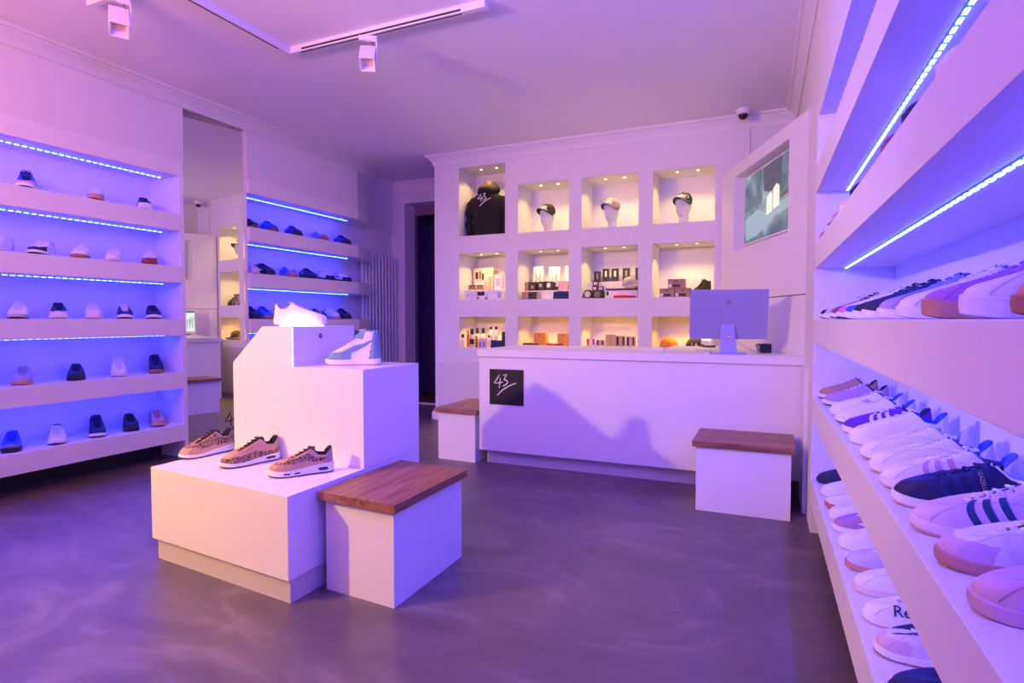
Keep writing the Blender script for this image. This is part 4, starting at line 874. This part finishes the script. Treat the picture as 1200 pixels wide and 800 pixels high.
# middle row, second niche
nbox('display_riser', 'white riser step in the middle-row niche with the watch boxes', 'riser', 1, 1, .08, .99, 0, .098, .15, .14, cw)
def card_ring(label, fx0, fx1, h0, h1):
    t = nbox('display_card', label, 'card', 1, 1, fx0, fx1, h0, h1, .265, .012, cw); p0 = npt(1, 1, fx0, h0, .265); p1 = npt(1, 1, fx1, h1, .265); w = p1[0] - p0[0]; h = h1 - h0
    k = MB(); pts = [(w * .26 * math.cos(a_), -.0085, h * .36 + w * .26 * math.sin(a_)) for a_ in [math.pi * .62 + i * math.pi * 1.76 / 16 for i in range(17)]]
    pts = [(-w * .33, -.0085, h * .78)] + pts + [(w * .33, -.0085, h * .78)]
    k.tube(pts, .0022, 5); k.build('bracelet', cmat((.12, .10, .10), .4, 'metal'), t, smooth=True)
if True:
    card_ring('white card with dark bracelet, left one above the watch boxes', .31, .51, .105, .37); card_ring('white card with dark bracelet, middle one above the watch boxes', .62, .83, .105, .36)
    nbox('display_card', 'white card cut off by the right side of the watch niche', 'card', 1, 1, .93, 1.02, .105, .36, .265, .012, cw)
for lb, a, b, m, fc in [('brown cardboard cube, leftmost of the watch boxes', .10, .205, ckr, None), ('black watch box, second from left', .215, .36, cbk, [('dial', .35, .7, .25, .6, cmat((.3, .2, .3), .4, 'card'))]),
        ('black watch box with cross pattern, third from left', .40, .535, cbk, [('dial', .2, .6, .4, .8, cmat((.5, .45, .45), .4, 'card'))]), ('black watch box with pale round dial, fourth from left', .55, .70, cbk, [('dial', .2, .65, .35, .85, cw)]),
        ('pink box at the right end of the watch boxes', .80, .98, cmat((.7, .42, .45), .5, 'card'), None)]:
    nbox('watch_box', lb, 'box', 1, 1, a, b, .0985, .195, .19, .07, m, face=fc)
nbox('watch_box', 'small low black box beside the pink box', 'box', 1, 1, .715, .79, .0985, .14, .19, .05, cbk)
nbox('cardboard_box', 'brown and black box at the left front of the watch niche', 'box', 1, 1, .08, .38, 0, .08, .04, .09, ckr, face=[('dark_half', .45, 1, 0, 1, cbk), ('print', .3, .62, .35, .6, ctn)])
def folded(name, label, cat, r_, i, fx0, fx1, h, d, m, n=3):
    p0 = npt(r_, i, fx0, 0, d); p1 = npt(r_, i, fx1, 0, d); w = p1[0] - p0[0]; t = thing(name, label, cat, ((p0[0] + p1[0]) / 2, p0[1] + .05, p0[2] + .0006))
    for j in range(n):
        k = MB(); z0 = h * j / n; rr = []
        for f, z in ((.94, 0), (1.0, .3), (1.0, .7), (.92, 1)): rr.append([(w / 2 * f * c * (1 - .04 * ((j * 7) % 3)), .05 * f * s_, z0 + h / n * z * .97 + .004 * math.sin(5 * c + j)*(z)) for c, s_ in [(-1, -.8), (-.8, -1), (0, -1.02), (.8, -1), (1, -.8), (1, .8), (.8, 1), (-.8, 1), (-1, .8)]])
        k.loft(rr, True, True, True); k.build('fold', m, t, smooth=True)
    return t
folded('folded_scarf', 'folded navy cloth at the right front of the watch niche', 'cloth', 1, 1, .69, .97, .08, .05, cnv)
# middle row, third niche
for j, (a, b) in enumerate([(.23, .355), (.385, .503), (.54, .67), (.735, .863), (.95, 1.03)]):
    lb = ['leftmost', 'second from left', 'third from left', 'fourth from left', 'rightmost'][j]
    nbox('pictogram_card', f'black card with pale figure, {lb} at the niche back', 'card', 1, 2, a, b, .19 - (.01 if j == 0 else 0), .325 if j else .30, .33, .008, cbk, face=[('figure', .38, .62, .35 if j else .3, .8, cw if j in (1, 2) else cmat((.25, .2, .3), .5, 'card'))] if j < 4 else None)
nbox('display_riser', 'pale riser behind the black accessories in the third niche', 'riser', 1, 2, .08, .99, 0, .1785, .24, .07, cmat((.75, .68, .68), .6, 'card'))
def frm(label, fx0, fx1, h0, h1, d=.17):
    t = nbox('small_frame', label, 'frame', 1, 2, fx0, fx1, h0, h1, d, .02, cbk, face=[('picture', .18, .82, .2, .8, cmat((.7, .55, .65), .5, 'card'))]); return t
nbox('accessory_stand', 'low black stand under the small frames in the third niche', 'stand', 1, 2, .20, .40, 0, .083, .16, .06, cbk)
frm('small black frame, left one of the two on the black stand', .20, .29, .0835, .135); frm('small black frame, right one of the two on the black stand', .30, .40, .0835, .13)
frm('small black frame balanced on top of the other two', .21, .31, .1355, .185)
def hexbox(label, fx, h, r, m, m2):
    p = npt(1, 2, fx, 0, .07); t = thing('hexagonal_box', label, 'box', (p[0], p[1], p[2] + .0006))
    k = MB(); k.loft([[(r * math.cos(math.pi * j / 3), y, r * .87 + r * math.sin(math.pi * j / 3)) for j in range(6)] for y in (-.02, .03)], True, True, True); k.build('body', m, t)
    k = MB(); k.loft([[(r * .7 * math.cos(math.pi * j / 3), y, r * .87 + r * .7 * math.sin(math.pi * j / 3)) for j in range(6)] for y in (-.0225, -.0205)], True, True, True); k.build('lid', m2, t)
hexbox('dark hexagonal box in front of the small frames', .295, 0, .046, cbk, cmat((.10, .08, .12), .4, 'card')); hexbox('black and white hexagonal box in the niche corner', .125, 0, .050, cbk, cmat((.6, .55, .65), .4, 'card'))
nbox('camera_box', 'long white box with black trim in the third niche', 'box', 1, 2, .45, .99, 0, .10, .10, .08, cw, lid=cbk, face=[('lens', .01, .08, .3, .7, cbk)])
folded('red_strap', 'red folded strap lying in front of the long white box', 'strap', 1, 2, .57, .93, .026, .0, cmat((.7, .03, .03), .6), 2)
# middle row, fourth niche: shoe boxes and black sneaker
def shoebox(label, fx0, fx1, h0, h1): nbox('shoe_box', label, 'shoe box', 1, 3, fx0, fx1, h0, h1, .07, .14, ckr, lid=cmat((.36, .2, .14), .7, 'card'), face=[('size_label', .05, .22, .1, .45, cw), ('print', .28, .75, .12, .42, cbk), ('notch', .38, .62, .70, .8, cbk)])
shoebox('brown shoe box on top of two others in the niche', .265, .53, .0885, .178); shoebox('brown shoe box, lower left of the stack of three', .125, .37, 0, .088); shoebox('brown shoe box, lower right of the stack of three', .38, .62, 0, .088)
pz = npt(1, 3, .60, 0, .05)
sneaker('sneaker', 'chunky black sneaker beside the brown shoe boxes', None, (pz[0] + .04, pz[1] - .02, pz[2] + .0006), -118, .29, 'mid', up=BLK, guard=BLK, sole=BLK, lace=BLK, tongue=BLK, lining=BLK, res=1, tall=1.3, bow=True)
# bottom row: bottles
def bottle(name, label, fx, h, w, d, m, capm, caph=.22, grp=None, lab=None, tilt_=0):
    p = npt(2, 0, fx, 0, d); t = thing(name, label, 'bottle', (p[0], p[1], p[2] + .0006), 0, grp); t.rotation_euler = (0, tilt_, 0)
    hb = h * (1 - caph); k = MB(); k.disc_stack((0, 0, 0), [(w * .44, 0), (w / 2, .004), (w / 2, hb * .86), (w * .3, hb)], 16); k.build('body', m, t, smooth=True, angle=35)
    k = MB(); k.disc_stack((0, 0, hb + .0003), [(w * .36, 0), (w * .38, h * caph * .8), (w * .28, h * caph * .99)], 14); k.build('cap', capm, t, smooth=True, angle=35)
    if lab: k = MB(); k.disc_stack((0, 0, hb * .25), [(w * .505, 0), (w * .505, hb * .4)], 16); k.build('label_band', lab, t, smooth=True, angle=35)
bpl = cmat((.012, .012, .014), .3, 'plastic'); wpl = cmat((.78, .75, .74), .35, 'plastic'); bng = cmat((.35, .12, .04), .35, 'plastic'); ppl = cmat((.62, .5, .66), .4, 'plastic')
for a in [('spray_bottle', 'white bottle with black cap, leftmost in the bottle niche', .075, .150, .050, .07, wpl, bpl, .28, None, ppl), ('spray_bottle', 'narrow brown bottle, second from left in the bottle niche', .20, .19, .034, .12, bng, bng, .2),
          ('spray_bottle', 'white bottle with large black cap beside the brown bottle', .283, .21, .052, .07, ppl, bpl, .30, None, cbk), ('spray_bottle', 'orange brown tube leaning in the bottle niche', .385, .13, .040, .06, bng, bng, .15),
          ('spray_bottle', 'clear bottle with black cap, left one at the niche back', .40, .22, .05, .22, wpl, bpl, .3), ('spray_bottle', 'clear bottle with black cap, right one at the niche back', .53, .22, .05, .22, wpl, bpl, .3),
          ('spray_bottle', 'small white bottle left of the navy pouch', .655, .14, .030, .10, wpl, bpl, .2), ('spray_bottle', 'tall white bottle behind the navy pouch, left one', .70, .235, .042, .17, wpl, bpl, .14, None, ppl),
          ('spray_bottle', 'tall white bottle behind the navy pouch, right one', .81, .235, .042, .17, wpl, bpl, .14, None, ppl)]: bottle(*a)
nbox('product_box', 'white box with navy stripes among the bottles', 'box', 2, 0, .43, .575, 0, .108, .045, .05, ppl, face=[('stripe', .15, .3, .1, .55, cnv), ('stripe', .72, .87, .1, .55, cnv)])
folded('pouch', 'navy pouch in front of the tall white bottles', 'pouch', 2, 0, .68, .915, .085, .03, cnv, 2)
nbox('product_box', 'tall black box at the right of the bottle niche', 'box', 2, 0, .93, 1.0, 0, .18, .06, .06, cbk)
# bottom row: boxes
for lb, a, b, z0_i, z1_i, m in [('black box at the left of the orange box niche', .105, .285, 0, .058, cbk), ('dark brown box beside the black box', .295, .41, 0, .058, cmr), ('small orange box in the middle of the lower layer', .42, .555, 0, .06, cor),
        ('tall orange box on top of the small boxes, left', .32, .555, .0605, .175, cor), ('red box in the orange box niche', .565, .72, 0, .058, crd), ('maroon box right of the red box', .73, .885, 0, .06, cmr),
        ('small orange box at the right end of the lower layer', .895, .985, 0, .06, cor), ('orange box on top of the maroon box, right', .785, .985, .0605, .168, cor)]:
    nbox('gift_box', lb, 'box', 2, 1, a, b, z0_i, z1_i, .09, .09, m, face=[('clasp', .42, .58, .7, .85, cbr)] if z0_i > 0 else None)
# bottom row: tray of patches
nbox('card_tray', 'long white tray holding small cards in the third bottom niche', 'tray', 2, 2, .03, .97, 0, .045, .05, .16, cmat((.68, .6, .72), .5, 'card'))
for j, (a, b, h, m, m2) in enumerate([(.10, .26, .075, cw, crd), (.28, .42, .06, ccl, cmat((.12, .05, .03), .6, 'card')), (.44, .62, .115, ctn, cmat((.65, .5, .2), .6, 'card')), (.63, .79, .105, ctn, cbk), (.81, .96, .10, ctn, cnv)]):
    lb = ['red and white', 'dark brown', 'tall tan', 'tan card with black edge', 'tan and navy'][j]
    nbox('sticker_card', f'{lb}, number {["one", "two", "three", "four", "five"][j]} from left in the white tray' if 'card' in lb else f'{lb} card in the white tray, {["first", "second", "third", "fourth", "fifth"][j]} from left', 'card', 2, 2, a, b, .0455, .0455 + h, .09, .03, m, face=[('print', .05, .3, .05, .9, m2), ('print', .7, .9, .1, .9, m2)])

def cap(name, label, loc, rz, s, m, brim_m=None, logo=None, logom=None, parent_h=0, flat=False):
    t = thing(name, label, 'cap', loc, rz)          # local -y is the front
    k = MB(); rr = []
    for j in range(8):
        a_ = j / 7 * math.pi / 2; rr.append([(s * .5 * math.cos(a_) ** .75 * math.cos(b_), s * .56 * math.cos(a_) ** .75 * math.sin(b_), s * .60 * math.sin(a_)) for b_ in [2 * math.pi * q / 24 for q in range(24)]])
    k.loft(rr, True, False, True); k.build('crown', m, t, smooth=True, angle=60)
    k = MB(); U = []; D_ = []
    for i2 in range(13):
        b_ = math.pi + math.pi * (i2 / 12); c, sn = math.cos(b_), math.sin(b_)
        U.append([(s * .495 * c, s * .55 * sn * .98, .004), (s * .50 * c, s * (.56 * sn - .22 * max(0, -sn) ** .6), -.03 * s * (c * c) - .0 + .004), (s * .47 * c, s * (.56 * sn - .46 * max(0, -sn) ** .6), -.16 * s * (c * c))])
    rr = [[p for p in u] + [(p[0], p[1], p[2] - .005) for p in reversed(u)] for u in U]
    k.loft(rr, True, True, True); k.build('brim', brim_m or m, t, smooth=True, angle=60)
    k = MB(); k.disc_stack((0, 0, s * .595), [(s * .04, 0), (s * .035, s * .02), (s * .01, s * .028)], 10); k.build('button', m, t, smooth=True)
    if logo:
        td_ = bpy.data.curves.new('l', 'FONT'); td_.body = logo; td_.size = s * (.26 if len(logo) > 2 else .3); td_.extrude = .0008; td_.align_x = 'CENTER'
        tmp = bpy.data.objects.new('tmp', td_); COL.objects.link(tmp); bpy.context.view_layer.update(); me = bpy.data.meshes.new_from_object(tmp); bpy.data.objects.remove(tmp)
        me.materials.clear(); me.materials.append(logom or M['ink'])
        for v in me.vertices:
            x, z, dd = v.co.x, v.co.y + s * .12, v.co.z
            zz = min(.99, z / (s * .60)); rr_ = (1 - zz * zz) ** .375; xx = max(-.95, min(.95, x / (s * .5 * rr_)))
            v.co = (x, -(s * .56 * rr_ * math.sqrt(1 - xx * xx)) - .0015 - dd, z)
        o = bpy.data.objects.new('lettering', me); COL.objects.link(o); o.parent = t
    return t
def head_form(label, fx, i, rz, d=.17):
    p = npt(0, i, fx, 0, d); t = thing('mannequin_head', label, 'mannequin head', (p[0], p[1], p[2] + .0006), rz, 'mannequin heads in the top niches')
    prof = [(0, .058, .060, .02), (.03, .050, .054, .02), (.075, .047, .052, .018), (.095, .052, .062, .0), (.125, .061, .080, -.006), (.160, .068, .090, -.004), (.200, .073, .098, .004), (.240, .074, .100, .008), (.275, .068, .092, .012), (.300, .050, .068, .014), (.315, .022, .03, .014), (.318, .004, .005, .014)]
    k = MB(); rr = []
    for z, wx, wy, oy in prof:
        ring_ = []
        for q in range(28):
            b_ = 2 * math.pi * q / 28; x = wx * math.cos(b_); y = wy * math.sin(b_) + oy; front = max(0, -math.sin(b_)) ** 6
            if .13 < z < .23: y -= front * .016 * math.exp(-((z - .165) / .022) ** 2)                  # nose
            for ex in (-.028, .028): y += .010 * math.exp(-((x - ex) / .014) ** 2 - ((z - .200) / .013) ** 2) * (1 if math.sin(b_) < 0 else 0)
            if .10 < z < .13: y -= front * .006
            ring_.append((x, y, z))
        rr.append(ring_)
    # refine face by interpolating rings
    fine = []
    for a, b in zip(rr[:-1], rr[1:]):
        fine.append(a); fine.append([tuple((p_ + q_) / 2 for p_, q_ in zip(u, v)) for u, v in zip(a, b)])
    fine.append(rr[-1]); k.loft(fine, True, True, True); k.build('face', M['skin'], t, smooth=True, angle=80)
    for sx in (-1, 1):
        k = MB(); k.loft([[(sx * (.064 + .012 * f2), .012 + .018 * f * math.cos(a_), .185 + .030 * f * math.sin(a_)) for a_ in [math.pi * q / 6 for q in range(12)]] for f, f2 in ((.6, 0), (1, .5), (.9, 1), (.4, .9))], True, True, True); k.build('ear', M['skin'], t, smooth=True)
    return t, p
for i, fx, lb, m, bm, lg, lm, hl in [(1, .585, 'black cap with small white logo on the left mannequin head', cmat(BLK, .8), None, '^', M['ink'], 'white mannequin head wearing the black cap'),
        (2, .535, 'beige grey cap with mauve brim on the middle mannequin head', cmat((.34, .27, .25), .8), cmat((.22, .12, .24), .8), None, None, 'white mannequin head wearing the beige cap'),
        (3, .50, 'black and green cap with white lettering on the right mannequin head', cmat((.03, .02, .02), .8), cmat((.01, .08, .07), .8), 'FITTED', M['ink'], 'white mannequin head wearing the green brimmed cap')]:
    rz = R(-14); t, p = head_form(hl, fx, i, rz)
    c = cap('baseball_cap', lb, (p[0], p[1] + .006, p[2] + .222), rz, .168, m, bm, lg, lm); c.rotation_euler = (R(-9), R(6), rz)
for fx, lb, m, lg in [(.285, 'orange brown cap lying in the bottom right niche', cmat((.62, .24, .03), .8), 'NY'), (.715, 'black cap with white logo lying in the bottom right niche', cmat((.03, .025, .02), .8), 'LA')]:
    p = npt(2, 3, fx, 0.030, .16); cap('baseball_cap', lb, p, R(4), .185, m, None, lg, cmat((.5, .35, .2), .6) if fx < .5 else M['ink'])
p = npt(1, 2, .88, .104, .14); cap('baseball_cap', 'grey cap resting on the long white box', (p[0] - .01, p[1], p[2] + .024), R(60), .15, cmat((.42, .36, .38), .8))

# hoodie on a bust in the tall niche
hx, hy, hz = -2.965, 6.03, 2.0796
hd = thing('hoodie', 'black hoodie with white 43 print hanging in the tall niche', 'hoodie', (hx, hy, hz), R(6))
blk = mat('black_cotton_fleece', (.012, .010, .012), .9, bump=.3, bscale=180)
k = MB(); rr = []
for z, wx, wy in [(0, .172, .105), (.04, .176, .11), (.16, .176, .112), (.28, .188, .115), (.38, .200, .112), (.43, .190, .10), (.465, .150, .085), (.49, .095, .07), (.51, .07, .06)]:
    rr.append([(wx * math.copysign(abs(math.cos(b_)) ** .75, math.cos(b_)), wy * math.copysign(abs(math.sin(b_)) ** .8, math.sin(b_)) + .006 * math.sin(9 * b_ + z * 30), z) for b_ in [2 * math.pi * q / 36 for q in range(36)]])
k.loft(rr, True, True, True); k.build('body', blk, hd, smooth=True, angle=70)
for sx in (-1, 1):
    k = MB(); k.tube([(sx * .150, 0, .43), (sx * .200, -.005, .37), (sx * .222, -.01, .26), (sx * .228, -.02, .15), (sx * .21, -.03, .06), (sx * .195, -.04, .02)] if sx < 0 else [(.15, 0, .43), (.19, -.005, .37), (.205, -.01, .26), (.21, -.02, .15), (.20, -.03, .06), (.185, -.04, .02)], [.05, .058, .052, .045, .038, .034], 14); k.build('sleeve', blk, hd, smooth=True, angle=70)
k = MB(); rr = []
for z, wx, wy, oy in [(.485, .075, .07, 0), (.49, .120, .095, .0), (.515, .135, .105, .0), (.55, .130, .10, .01), (.58, .105, .085, .02), (.605, .085, .07, .02), (.62, .07, .055, .02), (.60, .055, .04, .02), (.56, .045, .035, .02)]:
    rr.append([(wx * math.cos(b_) * (1 + .05 * math.sin(5 * b_)), wy * math.sin(b_) + oy, z + .010 * math.sin(3 * b_ + 1) - (.03 if math.sin(b_) < -.5 and z > .58 else 0)) for b_ in [2 * math.pi * q / 32 for q in range(32)]])
k.loft(rr, True, True, True); k.build('hood', blk, hd, smooth=True, angle=70)
k = MB(); k.disc_stack((0, .02, .56), [(.03, 0), (.028, .07), (.012, .082)], 12); k.build('neck_stand', M['walnut'], hd, smooth=True)
k = MB(); strokes(k, -.115, .275, .235, .0042, -.121, -.117, FOUR + THREE + SLASH); k.build('lettering', M['ink'], hd)['label'] = 'white handwritten number 43 with a slash'

# ------------------------------------------------------------------ scale the whole shop to metres
bpy.context.view_layer.update()
SM = Matrix.Scale(S, 4); done = set()
for o in list(SC.objects):
    o.location = o.location * S
    if o.type == 'MESH' and o.data.name not in done:
        done.add(o.data.name); o.data.transform(SM)
